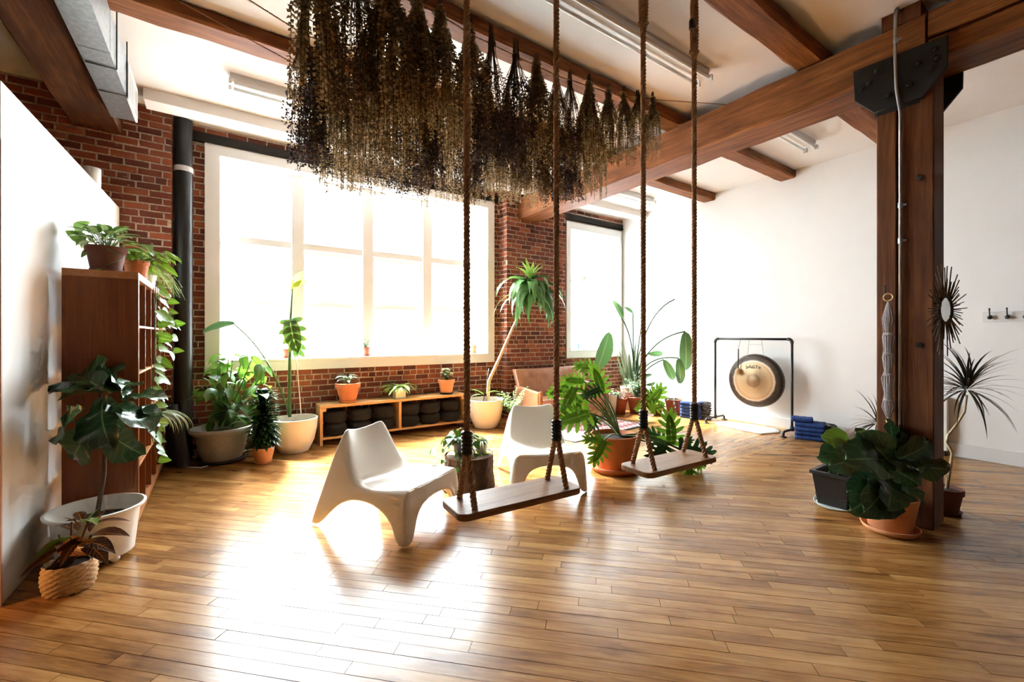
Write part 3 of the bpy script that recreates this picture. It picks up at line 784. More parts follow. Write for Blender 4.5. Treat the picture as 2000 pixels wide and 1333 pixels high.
# ------------------------------------------------------------------ rug
def rug_mat():
    m, t, b = newmat('kilim_wool')
    v = mapped(t, obj_c(t), (1, 1, 1)); sp = nd(t, 'ShaderNodeSeparateXYZ'); t.links.new(v, sp.inputs[0])
    zx = mth(t, 'PINGPONG', mth(t, 'MULTIPLY', sp.outputs[0], 9), .5)
    k = mth(t, 'FRACT', mth(t, 'ADD', mth(t, 'MULTIPLY', sp.outputs[1], 4.2), mth(t, 'MULTIPLY', zx, .6)))
    c = ramp(t, [(0, (.55, .06, .08)), (.18, (.8, .74, .7)), (.30, (.03, .03, .04)), (.38, (.78, .38, .40)), (.55, (.82, .78, .74)), (.7, (.62, .1, .12)), (.86, (.05, .05, .06))], k, 'CONSTANT')
    n = noise(t, obj_c(t), 40, 3); c = mixc(t, mth(t, 'MULTIPLY', n, .35), c, (.7, .55, .52))
    t.links.new(c, b.inputs['Base Color']); b.inputs['Roughness'].default_value = .95; bump(t, b, noise(t, obj_c(t), 160, 2), .4, .003); return m
rg = thing('kilim_rug', 'red, white and black patterned rug in front of the loveseat', 'rug', (4.75, 4.82, 0), R(6))
MB().cbox(-.85, .85, -.45, .45, .0015, .010, .002).build('field', rug_mat(), rg)
RB = plain('rug_border_black', (.035, .035, .04), .95, .3, 40)
for s in (-1, 1):
    MB().cbox(-.88, .88, s*.45-.02, s*.45+.02, .0015, .0112, .002).build('border', RB, rg); MB().cbox(s*.86-.02, s*.86+.02, -.45, .45, .0015, .0112, .002).build('border', RB, rg)

# ------------------------------------------------------------------ gong, mallet, blankets, mat
gf = thing('gong_stand', 'black iron pipe stand holding the gong', 'gong stand', (6.85, 3.43, 0))
yr_, yl_, zt_ = 2.851-3.43, 4.014-3.43, 1.378
m = MB().tube([(0, yr_, .05), (0, yr_, zt_-.02)], .017, 12); m.build('post', IRON, gf, smooth=True)
MB().tube([(0, yl_, .05), (0, yl_, zt_-.02)], .017, 12).build('post', IRON, gf, smooth=True)
MB().tube([(0, yr_+.02, zt_), (0, yl_-.02, zt_)], .017, 12).build('crossbar', IRON, gf, smooth=True)
for y, s in ((yr_, 1), (yl_, -1)):
    MB().tube(bez((0, y, zt_-.06), (0, y, zt_), (0, y+s*.06, zt_), 6), .023, 12).build('elbow', IRON, gf, smooth=True)
    f = MB().tube([(-.27, y, .012), (-.27, y, .05), (-.24, y, .075), (.24, y, .075), (.27, y, .05), (.27, y, .012)], .016, 10)
    f.lathe([(.045, 0), (.045, .008), (.02, .016)], 18, (-.27, y, 0)).lathe([(.045, 0), (.045, .008), (.02, .016)], 18, (.27, y, 0)); f.build('foot', IRON, gf, smooth=True)
    MB().lathe([(.025, .055), (.025, .12)], 12, (0, y, 0)).build('tee_joint', IRON, gf, smooth=True)
def gong_mat():
    m, t, b = newmat('gong_bronze')
    g = obj_c(t); sp = nd(t, 'ShaderNodeSeparateXYZ'); t.links.new(g, sp.inputs[0])
    rr = mth(t, 'SQRT', mth(t, 'ADD', mth(t, 'POWER', sp.outputs[1], 2), mth(t, 'POWER', sp.outputs[2], 2)))
    rr = mth(t, 'ADD', rr, mth(t, 'MULTIPLY', mth(t, 'SUBTRACT', noise(t, g, 12, 5), .5), .03))
    c = ramp(t, [(0, (.26, .17, .09)), (.10, (.26, .17, .09)), (.112, (.44, .31, .165)), (.24, (.52, .385, .22)), (.285, (.46, .28, .14)), (.30, (.68, .58, .44)), (.325, (.005, .006, .008)), (.5, (.005, .006, .008))], rr)
    t.links.new(mixc(t, mth(t, 'MULTIPLY', noise(t, g, 30, 5), .3), c, (.35, .22, .12)), b.inputs['Base Color'])
    b.inputs['Metallic'].default_value = .35; b.inputs['Roughness'].default_value = .42; bump(t, b, noise(t, g, 45, 3), .25, .004); return m
gg = thing('gong', 'large bronze gong with a black rim hanging in the pipe stand', 'gong', (6.85, 3.383, .733))
g = MB().lathe([(.001, .036), (.10, .034), (.106, .030), (.30, .022), (.375, .010), (.402, -.004), (.410, -.03), (.410, -.075), (.403, -.075), (.40, -.02), (.30, .016), (.001, .03)], 56, cap0=False, cap1=False)
g.xform(M.Rotation(-pi/2, 4, 'Y')); gd = g.build('disc', gong_mat(), gg, smooth=True)
for y in (.10, -.14): MB().tube([(0, y*1.0, .39), (0, y*.75, .645)], .004, 6).build('cord', plain('grey_cord', (.4, .4, .4)), gg)
MB().tube([(0, .088, .56), (0, -.122, .56)], .003, 6).build('spreader', plain('grey_cord', (.4, .4, .4)), gg)
def text_mesh(txt, size, name, mat, parent, mtx, ext=.0006):
    cu = bpy.data.curves.new(name, 'FONT'); cu.body = txt; cu.size = size; cu.extrude = ext; cu.align_x = 'CENTER'
    tmp = bpy.data.objects.new(name, cu); COL.objects.link(tmp); dg = bpy.context.evaluated_depsgraph_get()
    me = bpy.data.meshes.new_from_object(tmp.evaluated_get(dg)); bpy.data.objects.remove(tmp)
    return put(name, me, mat, parent, mtx=mtx)
INK = plain('black_ink', (.012, .011, .011), .6)
text_mesh('pAiSTe', .078, 'lettering', INK, gd, M.Translation((-.0345, 0, .19)) @ M.Rotation(-pi/2, 4, 'Z') @ M.Rotation(pi/2, 4, 'X'))
ml = thing('gong_mallet', 'small felt headed mallet hanging before the gong', 'mallet', (6.79, 3.60, .86))
MB().tube([(0, 0, 0), (0, -.005, .36)], .009, 8).build('handle', IRON, ml); MB().tube([(0, -.005, .36), (.055, -.01, .515)], .003, 6).build('cord', IRON, ml)
MB().sphere((0, 0, 0), .052, 16, 10, .85).xform(M.Rotation(pi/2, 4, 'X')).build('head', plain('tan_felt', (.52, .36, .20), .95, .15, 40), ml, smooth=True)
BLUE = plain('indigo_wool', (.012, .038, .16), .95, .45, 55, bmp=.6, bscale=120); BLUE2 = plain('striped_blue_wool', (.02, .055, .21), .95, .4, 55, bmp=.6, bscale=120)
PALE = plain('pale_wool', (.55, .58, .66), .95, .2, 60, bmp=.6, bscale=120)
FRG = plain('grey_black_fringe', (.12, .115, .12), .95, .8, 45, bmp=.8, bscale=90)
def blanket(loc, rz, wd, dp, h, label, seed, mats=(BLUE, BLUE2), pale=False, fringe=True):
    r = random.Random(seed); t = thing('folded_blanket', label, 'blanket', loc, rz, 'folded blue blankets by the gong')
    n = 10; vs = []; fs = []     # two rolled folds in profile, swept across
    prof = []
    for k in range(13): q = -pi/2+pi*k/12; prof.append((-dp/2-.0+(-cos(q))*h*.5, h/2+sin(q)*h/2))
    prof += [(x, h+.0-.004*abs(sin(6*x))) for x in [(-dp/2+dp*i/6) for i in range(1, 7)]]
    prof += [(dp/2, 0)]
    np_ = len(prof)
    for i in range(n+1):
        x = -wd/2+wd*i/n; j = r.uniform(-.006, .006)
        for (y, z) in prof: vs.append((x, y+j, max(.0, z+r.uniform(-.003, .003))))
    for i in range(n):
        for k in range(np_): a = i*np_+k; b = i*np_+(k+1) % np_; fs.append((a, b, b+np_, a+np_))
    fs += [tuple(range(np_))[::-1], tuple(range(n*np_, (n+1)*np_))]
    MB().add(vs, fs).build('cloth', r.choice(mats), t, smooth=True)
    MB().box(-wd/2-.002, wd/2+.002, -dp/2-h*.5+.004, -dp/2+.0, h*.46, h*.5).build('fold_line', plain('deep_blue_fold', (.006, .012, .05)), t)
    if pale: MB().box(-wd/2+.02, wd/2-.06, -dp/2+.02, dp/2-.08, h, h+.004).build('pale_stripe', PALE, t)
    if fringe:
        m = MB()
        for i in range(46):
            y = r.uniform(-dp/2, dp/2); z = r.uniform(.006, h); m.tube([(wd/2-.02, y, z), (wd/2+.05, y+r.uniform(-.02, .02), z+r.uniform(-.004, .006)), (wd/2+r.uniform(.06, .13), y+r.uniform(-.03, .03), max(.004, z-r.uniform(0, .02)))], r.uniform(.004, .008), 5)
        o = m.build('fringe', FRG, t); o['kind'] = 'stuff'
    return t
lev = ['bottom', 'second', 'third', 'fourth', 'top']
for i in range(5): blanket((6.86, 4.43, i*.057), R(-72), .34, .26, .056, 'folded blue blanket, %s of the stack left of the gong' % lev[i], i, pale=(i == 4))
for i in range(4): blanket((6.80, 2.60, i*.058), R(-72), .34, .26, .057, 'folded blue blanket, %s of the four wide ones right of the gong' % (lev[:3]+['uppermost'])[i], 10+i)
blanket((6.74, 2.68, .233), R(-66), .25, .16, .06, 'small folded blue blanket lying on the right hand stack', 31, fringe=False)
sk = MB(); pts = [(6.60, 3.86), (6.72, 3.93), (6.93, 3.85), (7.0, 3.45), (7.02, 3.08), (6.78, 2.98), (6.47, 3.10), (6.50, 3.40), (6.55, 3.70)]
vs = []; ring = 3; c = V((6.76, 3.45))
for k, (f, z) in enumerate(((1, .002), (.96, .022), (.6, .032))):
    for p in pts:
        for q in range(3):
            p2 = pts[(pts.index(p)+1) % len(pts)]; a = V(p).lerp(V(p2), q/3); vs.append(((c.x+(a.x-c.x)*f*(1+.02*sin(q*5+k)))-c.x, (c.y+(a.y-c.y)*f)-c.y, z))
nn = len(pts)*3; fs = []
for k in range(2):
    for i in range(nn): a = k*nn+i; b = k*nn+(i+1) % nn; fs.append((a, b, b+nn, a+nn))
fs.append(tuple(range(2*nn, 3*nn))); fs.append(tuple(range(nn))[::-1])
tag(sk.add(vs, fs).build('sheepskin', plain('white_fleece', (.82, .80, .77), .95, .06, 60, bmp=1, bscale=120), None, (c.x, c.y, 0), True), 'white sheepskin mat on the floor in front of the gong', 'mat')

# ------------------------------------------------------------------ post decorations, hooks, vents
mc = thing('macrame_hanger', 'grey knotted macrame plant hanger on the timber post', 'macrame', (4.268, 1.10, .76))
MACR = plain('grey_cotton_cord', (.30, .26, .26), .95, .25, 90)
MB().tube([(-.012+.0*a, .028*cos(a), .965+.028*sin(a)) for a in [i*2*pi/20 for i in range(21)]], .006, 8).build('ring', plain('brass_ring', (.6, .38, .18), .35, .1, metal=.4), mc, smooth=True)
MB().tube([(.02, .02, 1.0), (-.012, .02, 1.0), (-.018, .02, 1.03), (-.006, .025, 1.055), (.01, .02, 1.06)], .004, 6).build('hook', IRON, mc)
for k in range(9):
    f = (k-4)/4; r = random.Random(k); pts = [(-.01, 0, .94), (-.012, f*.012, .90)]
    for i, z in enumerate((.80, .70, .66, .56, .50, .40, .34, .22, .12)):
        wv = (.036 if i % 2 == 0 else .022); pts.append((-.012-.012*cos(f*1.4), f*wv+r.uniform(-.003, .003), z))
    pts.append((-.012, f*.006, .03)); MB().tube(pts, .0045, 6).build('cord', MACR, mc, smooth=True)
for z in (.68, .53, .37, .17): MB().lathe([(.020, -.012), (.032, -.006), (.032, .006), (.020, .012)], 14, (-.016, 0, z), sx=.5).build('knot_band', MACR, mc, smooth=True)
MB().lathe([(.012, 0), (.016, .02), (.009, .045)], 12, (-.012, 0, -.005)).build('wooden_bead', TANSTEM, mc, smooth=True)
sm = thing('sunburst_mirror', 'round sunburst mirror with bamboo spokes on the post side', 'mirror', (4.41, .832, 1.62), R(-9))
for k in range(78):
    r = random.Random(k); a = 2*pi*k/78+r.uniform(-.02, .02); ln = r.uniform(.22, .35) if k % 2 else r.uniform(.17, .26); y = -.012-r.random()*.016
    MB().tube([(.09*cos(a), y, .09*sin(a)), (ln*cos(a), y-.01*r.random(), ln*sin(a))], [.0042, .0034], 5).build('spoke', plain('brown_reed', (.13, .075, .04), .7, .4, 30), sm)
MB().lathe([(.085, 0), (.108, .002), (.112, .012), (.10, .022), (.09, .018), (.086, .010)], 36, cap0=False, cap1=False).xform(M.Rotation(pi/2, 4, 'X')).build('ring_frame', plain('dark_reed_ring', (.06, .03, .018), .6, .4, 20), sm, (0, -.008, 0), True)
MB().lathe([(.09, 0), (.09, .013)], 36).xform(M.Rotation(pi/2, 4, 'X')).build('mirror_glass', plain('mirror_silver', (.85, .85, .85), .04, .02, 3, metal=1), sm, (0, -.008, 0))
hk = thing('coat_hook_rail', 'white rail with black coat hooks on the white wall', 'hook rail', (XR, .80, 1.585))
MB().cbox(-.018, 0, -.55, .225, 0, .115, .003).build('board', TRIM, hk)
for y in (.165, .035, -.095, -.225, -.355, -.485):
    h = MB().lathe([(.016, 0), (.016, .006)], 12).xform(M.Rotation(-pi/2, 4, 'Y')).build('hook', IRON, hk, (-.018, y, .06))
    MB().tube([(0, 0, 0), (-.03, 0, -.004), (-.045, 0, .03), (-.06, 0, .085)], .006, 8).sphere((-.06, 0, .085), .009, 8, 5).build('prong', IRON, h, smooth=True)
    MB().sphere((-.035, 0, -.012), .021, 12, 8).build('ball', IRON, h, smooth=True)
ht = thing('wall_heater', 'white perforated wall heater behind the post', 'heater', (XR-.055, 1.52, 0))
o = MB().cbox(-.05, .05, -.22, .22, .06, .70, .006).build('cabinet', WPLAST, ht); bevel(o, .008)
for i in range(20): MB().box(-.0525, -.05, -.19, .19, .10+i*.028, .112+i*.028).build('slot', plain('slot_grey', (.3, .3, .3)), ht)
MB().box(-.045, .045, -.2, .2, 0, .06).build('plinth', BLKPL, ht)
wp = thing('power_adapter', 'dark plug adapter on the brick wall behind the bench', 'plug', (1.42, YW-.012, .63))
MB().cbox(-.03, .03, -.03, .004, -.045, .045, .004).build('body', BLKPL, wp); MB().tube([(0, -.02, -.045), (.02, -.03, -.1)], .004, 6).build('cable', BLKPL, wp)
tag(MB().tube([(-.30, 5.86, .008), (-.15, 5.72, .008), (.0, 5.80, .008), (.28, 6.25, .010), (.6, 6.28, .01), (.95, 6.29, .01)], .007, 6).build('cable', plain('white_cable', (.6, .6, .6)), None), 'thin white cable on the floor along the brick wall', 'cable')
ym = plain('dark_rubber_mat', (.022, .026, .033), .8, .25, 40)
for i, (x, y, lx, ly, L, rr, lb) in enumerate(((-.36, 6.00, -.08, .06, .66, .075, 'rolled dark yoga mat leaning against the drain pipe'), (-.30, 5.86, -.07, .1, .5, .06, 'shorter rolled dark yoga mat leaning in front'))):
    t = thing('yoga_mat_roll', lb, 'yoga mat', (x, y, 0), 0, 'rolled yoga mats')
    a = V((0, 0, .012)); b = V((lx, ly, L)); m = MB(); m.tube([a, b], rr, 20)
    o = m.build('roll', ym, t); smooth_angle(o)
    d = (b-a).normalized(); ax = d.orthogonal().normalized(); bx_ = d.cross(ax); sp_ = []
    for k in range(60): q = k*.45; r_ = rr*(1-k/64); sp_.append(b+d*.002+(ax*cos(q)+bx_*sin(q))*r_)
    MB().tube(sp_, .0022, 4).build('spiral_edge', BLKPL, t)

# ------------------------------------------------------------------ plants: shared pieces
S_, C_ = .5644, .8255
def at(x, y, f):
    """measured photo point at distance f from the lens plane -> room coordinates"""
    u = (x-1000)/841; v = (656-y)/841
    return V((f*(S_+u*C_), f*(C_-u*S_), CAMH+v*f))
SH = {
 'ovate': lambda t: sin(pi*t**.72)**.9,
 'heart': lambda t: (sin(pi*t**.52)**.75 if t > .02 else .35),
 'fiddle': lambda t: sin(pi*t**1.22)**.62*(1-.22*math.exp(-((t-.33)/.1)**2)),
 'lance': lambda t: min(1, t*5+.25)*(1-t**2.2),
 'strap': lambda t: min(1, t*3+.45)*(1-t**5),
 'paddle': lambda t: sin(pi*min(1, t*.96+.03))**.55,
 'round': lambda t: sin(pi*min(1, max(0, t)))**.5,
}
LEAF = {}
def leaf_geo(W, shape, n=8, droop=.7, fold=.25, wave=0, lob=None, cols=3, wk=3):
    vs = []; uv = []; fs = []; y = z = 0.; f = SH[shape]
    ss = [-1+2*i/(cols-1) for i in range(cols)]
    for i in range(n+1):
        t = i/n if lob else (1-cos(pi*i/n))/2*.55+(i/n)*.45; wd = W*max(.0, f(t)) if 0 < t < 1 else W*.02
        if lob and .08 < t < .97:
            k, dep = lob; ph = (t*k) % 1; wd *= 1-dep*(0.5+.5*cos(2*pi*ph))
        ph = droop*t
        for s in ss:
            a = abs(s); up = wd*a*sin(fold)+wave*sin(2*pi*wk*t+s)*a
            fw = 0
            if lob: fw = .35*wd*a
            vs.append((s*wd*cos(fold), y+(fw+.0)*cos(ph)-up*0, z+up-fw*sin(ph))); uv.append(((s+1)/2, t))
        t2 = (i+1)/n if lob else (1-cos(pi*(i+1)/n))/2*.55+((i+1)/n)*.45
        dt = t2-t; y += cos(ph+droop*dt/2)*dt; z -= sin(ph+droop*dt/2)*dt
    c = cols
    for i in range(n):
        for j in range(c-1): a = i*c+j; fs.append((a, a+1, a+c+1, a+c))
    return vs, fs, uv
def finger_geo(W, k=6, droop=.6, core=.34, fw=.075, sweep=.55, fold=.12):
    """deeply lobed leaf: a narrow blade with k fingers on each side"""
    n = 8; vs = []; uv = []; fs = []; y = z = 0.; ctr = []
    for i in range(n+1):
        t = i/n; wd = W*core*(sin(pi*min(.97, t*.8+.18))**.7) if i < n else .004; ph = droop*t
        for s in (-1, 0, 1): vs.append((s*wd, y, z+abs(s)*wd*sin(fold))); uv.append(((s+1)/2, t))
        ctr.append((t, y, z, ph)); y += cos(ph)/n; z -= sin(ph)/n
    for i in range(n):
        for j in range(2): a = i*3+j; fs.append((a, a+1, a+4, a+3))
    for j in range(k):
        t = .06+.80*j/(k-1); L = W*(1.0-.35*abs(t-.30)*1.6); a = 1.9-1.45*(j/(k-1))      # angle from the tip direction
        i = min(n-1, int(t*n)); f = t*n-i; q = [ctr[i][m]*(1-f)+ctr[i+1][m]*f for m in range(4)]
        for s in (-1, 1):
            b = len(vs); dx, dy = sin(a)*s, cos(a)
            for (u, wv) in ((0, fw*1.15), (.45, fw), (.8, fw*.8), (1.0, fw*.15)):
                cx_, cy_ = dx*L*u, dy*L*u+.10*L*u*u
                for e in (-1, 1):
                    ox, oy = -dy*wv*e*s, dx*wv*e*s
                    vs.append((cx_+ox, q[1]+(cy_+oy)*cos(q[3]), q[2]-(cy_+oy)*sin(q[3])+.10*u*L-.22*u*u*L)); uv.append((.5+s*.45*u+.02*e, t))
            for m_ in range(3): fs.append((b+2*m_, b+2*m_+1, b+2*m_+3, b+2*m_+2))
    return vs, fs, uv
def finger_me(mat, **k):
    key = ('finger', mat.name, tuple(sorted(k.items())))
    if key not in LEAF:
        vs, fs, uv = finger_geo(**k); m = MB(); m.add(vs, fs, uv); me = m.mesh('leaf', True); me.materials.append(mat); LEAF[key] = me
    return LEAF[key]
def leaf_me(mat, W, shape, **k):
    key = (mat.name, W, shape, tuple(sorted(k.items())))
    if key not in LEAF:
        vs, fs, uv = leaf_geo(W, shape, **k); m = MB(); m.add(vs, fs, uv); me = m.mesh('leaf', True); me.materials.append(mat); LEAF[key] = me
    return LEAF[key]
def leaf_mtx(p, q, roll=0, nrm=None):
    p, q = V(p), V(q); d = q-p; L = d.length; d.normalize()
    up = V(nrm) if nrm is not None else V((0, 0, 1))
    if abs(d.dot(up)) > .96: up = V((-S_, -C_, .3)).normalized()
    x = d.cross(up).normalized(); z = x.cross(d)
    m = M((x, d, z)).transposed().to_4x4()
    return M.Translation(p) @ m @ M.Rotation(roll, 4, 'Y') @ M.Scale(L, 4)
def add_leaf(par, me, p, q, roll=0, nrm=None, name='leaf'):
    """p,q world -> child of par (unrotated root)"""
    m = leaf_mtx(p, q, roll, nrm); return put(name, me, None, par, mtx=M.Translation(-V(par.location)) @ m)
def leafs_into(mb, geo, p, q, roll=0, nrm=None):
    vs, fs, uv = geo; m = leaf_mtx(p, q, roll, nrm); mb.add([m @ V(v) for v in vs], fs, uv)
TOCAM = V((-S_, -C_, .25))
def pot(t, rr, rb, h, mat, rim=True, soil=.82, saucer=None, seg=36, prof=None, z=0, smat=None, sx=1):
    if saucer:
        hs_ = max(.026, .25*saucer); MB().lathe([(saucer*.85, 0), (saucer*.92, .004), (saucer*1.03, hs_), (saucer*.97, hs_), (saucer*.88, .014), (.01, .012)], seg, cap1=False).build('saucer', smat or mat, t, (0, 0, z), True); z += .013
    if prof is None:
        if rim: prof = [(rb*.97, 0), (rb, .006), (rr*.90, h*.76), (rr*.985, h*.765), (rr, h*.985), (rr*.98, h), (rr*.90, h), (rr*.87, h*.8), (rr*.8, h*.5)]
        else: prof = [(rb*.95, 0), (rb, .008), (rr, h-.006), (rr*.985, h), (rr*.93, h), (rr*.9, h*.85), (rr*.8, h*.5)]
    o = MB().lathe(prof, seg, cap1=False, sx=sx).build('pot', mat, t, (0, 0, z)); smooth_angle(o, 30)
    m = MB().lathe([(rr*.87, 0), (rr*.5, .008), (.01, .012)], 24, sx=sx); m.build('soil', SOIL, t, (0, 0, z+h*soil), True)
    return z+h*soil
def stem(t, pts, rad, mat, name='stem', sides=7):
    o = V(t.location); MB().tube([V(p)-o for p in pts], rad, sides).build(name, mat, t, smooth=True)
def petioles(t, segs, rad, mat, name='stems'):
    """several thin stalks of one plant as one mesh"""
    o = V(t.location); m = MB()
    for pts in segs: m.tube([V(p)-o for p in pts], rad, 6)
    return m.build(name, mat, t, smooth=True)
G_FIG = leaf_mat('fiddle_leaf_green', (.034, .085, .030), (.15, .24, .10), veins=7, vw=.05, trans=.10, rough=.2, mid=.018, spec=.6)
G_FIGY = leaf_mat('young_fiddle_green', (.085, .16, .02), (.22, .32, .08), veins=7, trans=.3, mid=.018)
G_POTH = leaf_mat('pothos_green', (.13, .26, .025), (.30, .42, .09), veins=6, vw=.03, trans=.42, edge=((.24, .36, .05), .10))
G_DIEF = leaf_mat('dieffenbachia_cream', (.07, .19, .03), (.40, .55, .25), veins=8, trans=.35, edge=((.62, .72, .40), .22))
G_BUSH = leaf_mat('bush_green', (.075, .19, .03), (.17, .30, .07), veins=8, vw=.03, trans=.42)
G_DRAC = leaf_mat('dracaena_green', (.045, .13, .045), (.10, .22, .08), veins=0, trans=.25, rough=.25)
G_DRACY = leaf_mat('new_dracaena_green', (.22, .42, .05), (.36, .55, .12), veins=0, trans=.45)
G_DARK = leaf_mat('compact_dark_green', (.018, .06, .022), (.04, .1, .04), veins=0, trans=.12, rough=.2)
G_MARG = leaf_mat('marginata_green', (.022, .035, .020), (.05, .04, .03), veins=0, trans=.1, rough=.35)
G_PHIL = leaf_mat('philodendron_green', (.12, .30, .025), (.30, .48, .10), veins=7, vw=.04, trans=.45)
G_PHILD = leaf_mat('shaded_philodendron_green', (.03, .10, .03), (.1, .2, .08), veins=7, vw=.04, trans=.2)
G_BOP = leaf_mat('bird_of_paradise_green', (.065, .17, .055), (.2, .32, .12), veins=26, vw=.12, trans=.16)
G_MONS = leaf_mat('scorched_monstera', (.14, .22, .03), (.3, .4, .1), veins=6, trans=.15, edge=((.07, .17, .03), .34))
G_SPID = leaf_mat('spider_plant_striped', (.16, .30, .05), (.66, .72, .48), veins=0, trans=.35, mid=.20)
G_FERN = leaf_mat('bright_fern_green', (.20, .38, .04), (.45, .6, .2), veins=0, trans=.45)
G_SILV = leaf_mat('silvery_green', (.20, .27, .19), (.4, .46, .36), veins=4, trans=.25)
G_SUCC = leaf_mat('pale_succulent', (.34, .42, .22), (.45, .5, .3), veins=0, trans=.25)
G_IVY = leaf_mat('ivy_green', (.035, .13, .025), (.12, .24, .07), veins=5, trans=.25)
G_CROT = leaf_mat('croton_dark', (.045, .022, .014), (.42, .13, .02), veins=9, vw=.14, trans=.15, rough=.25)
G_CROTO = leaf_mat('croton_orange', (.20, .06, .012), (.62, .26, .03), veins=9, vw=.2, trans=.2)
G_CROTG = leaf_mat('croton_green', (.10, .16, .02), (.38, .40, .06), veins=9, vw=.14, trans=.25)
G_RED = leaf_mat('reddish_leaf', (.22, .07, .06), (.4, .2, .15), veins=3, trans=.25)
FIG = lambda m: leaf_me(m, .40, 'fiddle', n=12, droop=.65, fold=.28, wave=.05, cols=5)

# ---- fiddle leaf fig in the white tub, lower left
t = thing('potted_fiddle_fig', 'large fiddle leaf fig in white tub beside the bookcase end', 'potted plant', (-.640, 3.785, 0))
pz = pot(t, .235, .19, .30, WPLAST, False, .80, None, prof=[(.16, .03), (.185, .035), (.215, .31), (.243, .318), (.246, .332), (.232, .335), (.212, .31), (.18, .2)])
for a in (.6, 2.2, 3.8, 5.4): MB().sphere((.165*cos(a), .165*sin(a), .028), .027, 10, 6).build('caster_foot', WPLAST, t, smooth=True)
fo = cam_depth(-.64, 3.785)
stem(t, [(-.64, 3.785, .26), at(203, 930, fo), at(206, 870, fo), at(200, 800, fo), at(192, 750, fo)], [.014, .012, .011, .010, .006], STEMBR, 'trunk')
for i, (bx0, by0, tx, ty, df, ro) in enumerate(((205,762,112,708,.10,.5),(203,765,110,762,-.12,.1),(240,778,226,706,.15,.9),(238,782,322,758,.05,.2),(215,792,302,806,-.10,-.1),(270,795,330,842,.1,.1),
        (203,778,176,862,-.28,0),(165,800,76,850,-.30,1.0),(192,830,108,910,-.05,-.2),(208,838,250,894,-.12,.2),(214,800,236,866,.1,0),(200,765,178,700,.2,-.3),(214,770,268,728,.22,.2),(208,820,190,906,.12,.1))):
    add_leaf(t, FIG(G_FIG), at(bx0, by0, fo), at(tx, ty, fo+df), ro, TOCAM if i in (6, 8, 9, 10, 0, 13) else None)
# ---- croton in woven basket
t = thing('potted_croton', 'dark croton with orange veins in a pale woven basket', 'potted plant', (-.690, 3.42, 0))
vs = []; fs = []; seg, rows = 84, 24
for j in range(rows+1):
    v = j/rows; z = .16*v; r0 = .098+.014*sin(pi*v*.9)
    for k in range(seg):
        wv = (.0045 if (k//3+j//2) % 2 else -.002)+.004*abs(sin(j*pi/2)); q = 2*pi*k/seg; vs.append(((r0+wv)*cos(q), (r0+wv)*sin(q), z))
for j in range(rows):
    for k in range(seg): a = j*seg+k; b = j*seg+(k+1) % seg; fs.append((a, b, b+seg, a+seg))
fs.append(tuple(range(seg))[::-1])
MB().add(vs, fs).build('basket', plain('pale_rattan', (.66, .44, .24), .8, .2, 50), t, smooth=True)
MB().lathe([(.095, 0), (.01, .006)], 24).build('soil', SOIL, t, (0, 0, .135), True)
fo = cam_depth(-.69, 3.42); cme = [leaf_me(m, .17, 'ovate', n=8, droop=.6, fold=.3) for m in (G_CROT, G_CROTO, G_CROTG)]
petioles(t, [[(-.69, 3.42, .13), at(150+dx, 1050+dy, fo)] for dx, dy in ((0, 0), (25, -35), (-35, -5), (30, -5), (-10, -30))], .006, STEMBR)
for (b, tp, df, k) in (((150,1060),(25,1105),-.1,0),((140,1070),(55,1140),-.1,0),((150,1050),(70,1070),.05,2),((150,1040),(112,1005),.1,0),((165,1030),(255,995),.05,0),((170,1050),(245,1020),-.05,0),((140,1052),(160,1068),-.12,1),
        ((165,1060),(220,1055),-.1,0),((155,1030),(135,1000),-.05,0),((170,1025),(185,985),0,2),((160,1020),(150,985),.1,0),((175,1040),(200,985),.1,0),((150,1065),(105,1045),-.2,0),((170,1065),(205,1075),-.15,0),((118,1066),(150,1078),-.12,1),((160,1050),(110,1090),-.2,0),((165,1020),(193,1000),-.1,2),((160,1065),(190,1090),.02,0)):
    add_leaf(t, cme[k], at(*b, fo), at(*tp, fo+df), random.uniform(-.4, .4), TOCAM if k == 1 else None)

# ---- plants on top of the bookcase
ZT = 1.886
t = thing('potted_dieffenbachia', 'variegated cream and green plant in dark clay pot on the bookcase', 'potted plant', (-.672, 4.27, ZT))
pz = pot(t, .118, .085, .175, TERRA_D, True, .85, .09, smat=TERRA_D); fo = cam_depth(-.672, 4.27)
dm = leaf_me(G_DIEF, .26, 'ovate', n=8, droop=.7, fold=.25); pm = leaf_me(G_POTH, .34, 'heart', n=8, droop=.4, fold=.2)
r = random.Random(4); seg_ = []
for i in range(30):
    a = i*2.4; rad = .06+.17*(i/30)**.6; hgt = .20+.20*(1-(i/30))+r.uniform(-.02, .02)
    p = V((-.672, 4.27, ZT))+V((cos(a)*rad*.5, sin(a)*rad*.5, .17+(hgt-.17)*.6)); q = V((-.672, 4.27, ZT))+V((cos(a)*(rad+.05), sin(a)*(rad+.10), hgt))
    if q.x < -.86: q.x = -.84
    seg_.append([V((-.672, 4.27, ZT+.14)), p]); add_leaf(t, dm, p, q, r.uniform(-.3, .3))
for (b, tp) in (((168,470),(124,450)),((148,455),(165,432)),((178,488),(156,500)),((205,520),(183,528))):
    add_leaf(t, pm, at(*b, fo-.05), at(*tp, fo-.12), r.uniform(-.3, .3), TOCAM)
seg_.append([at(212, 480, fo), at(185, 455, fo-.05), at(168, 481, fo-.06), at(150, 455, fo-.08), at(140, 450, fo-.1)]); seg_.append([at(210, 485, fo-.1), at(240, 505, fo-.12), at(205, 520, fo-.12)])
petioles(t, seg_, .0028, STEMGR)
t = thing('potted_pothos', 'trailing pothos in clay pot spilling down the bookcase front', 'potted plant', (-.545, 4.62, ZT))
pot(t, .085, .065, .14, TERRA, True, .85, .07); r = random.Random(8); seg_ = []
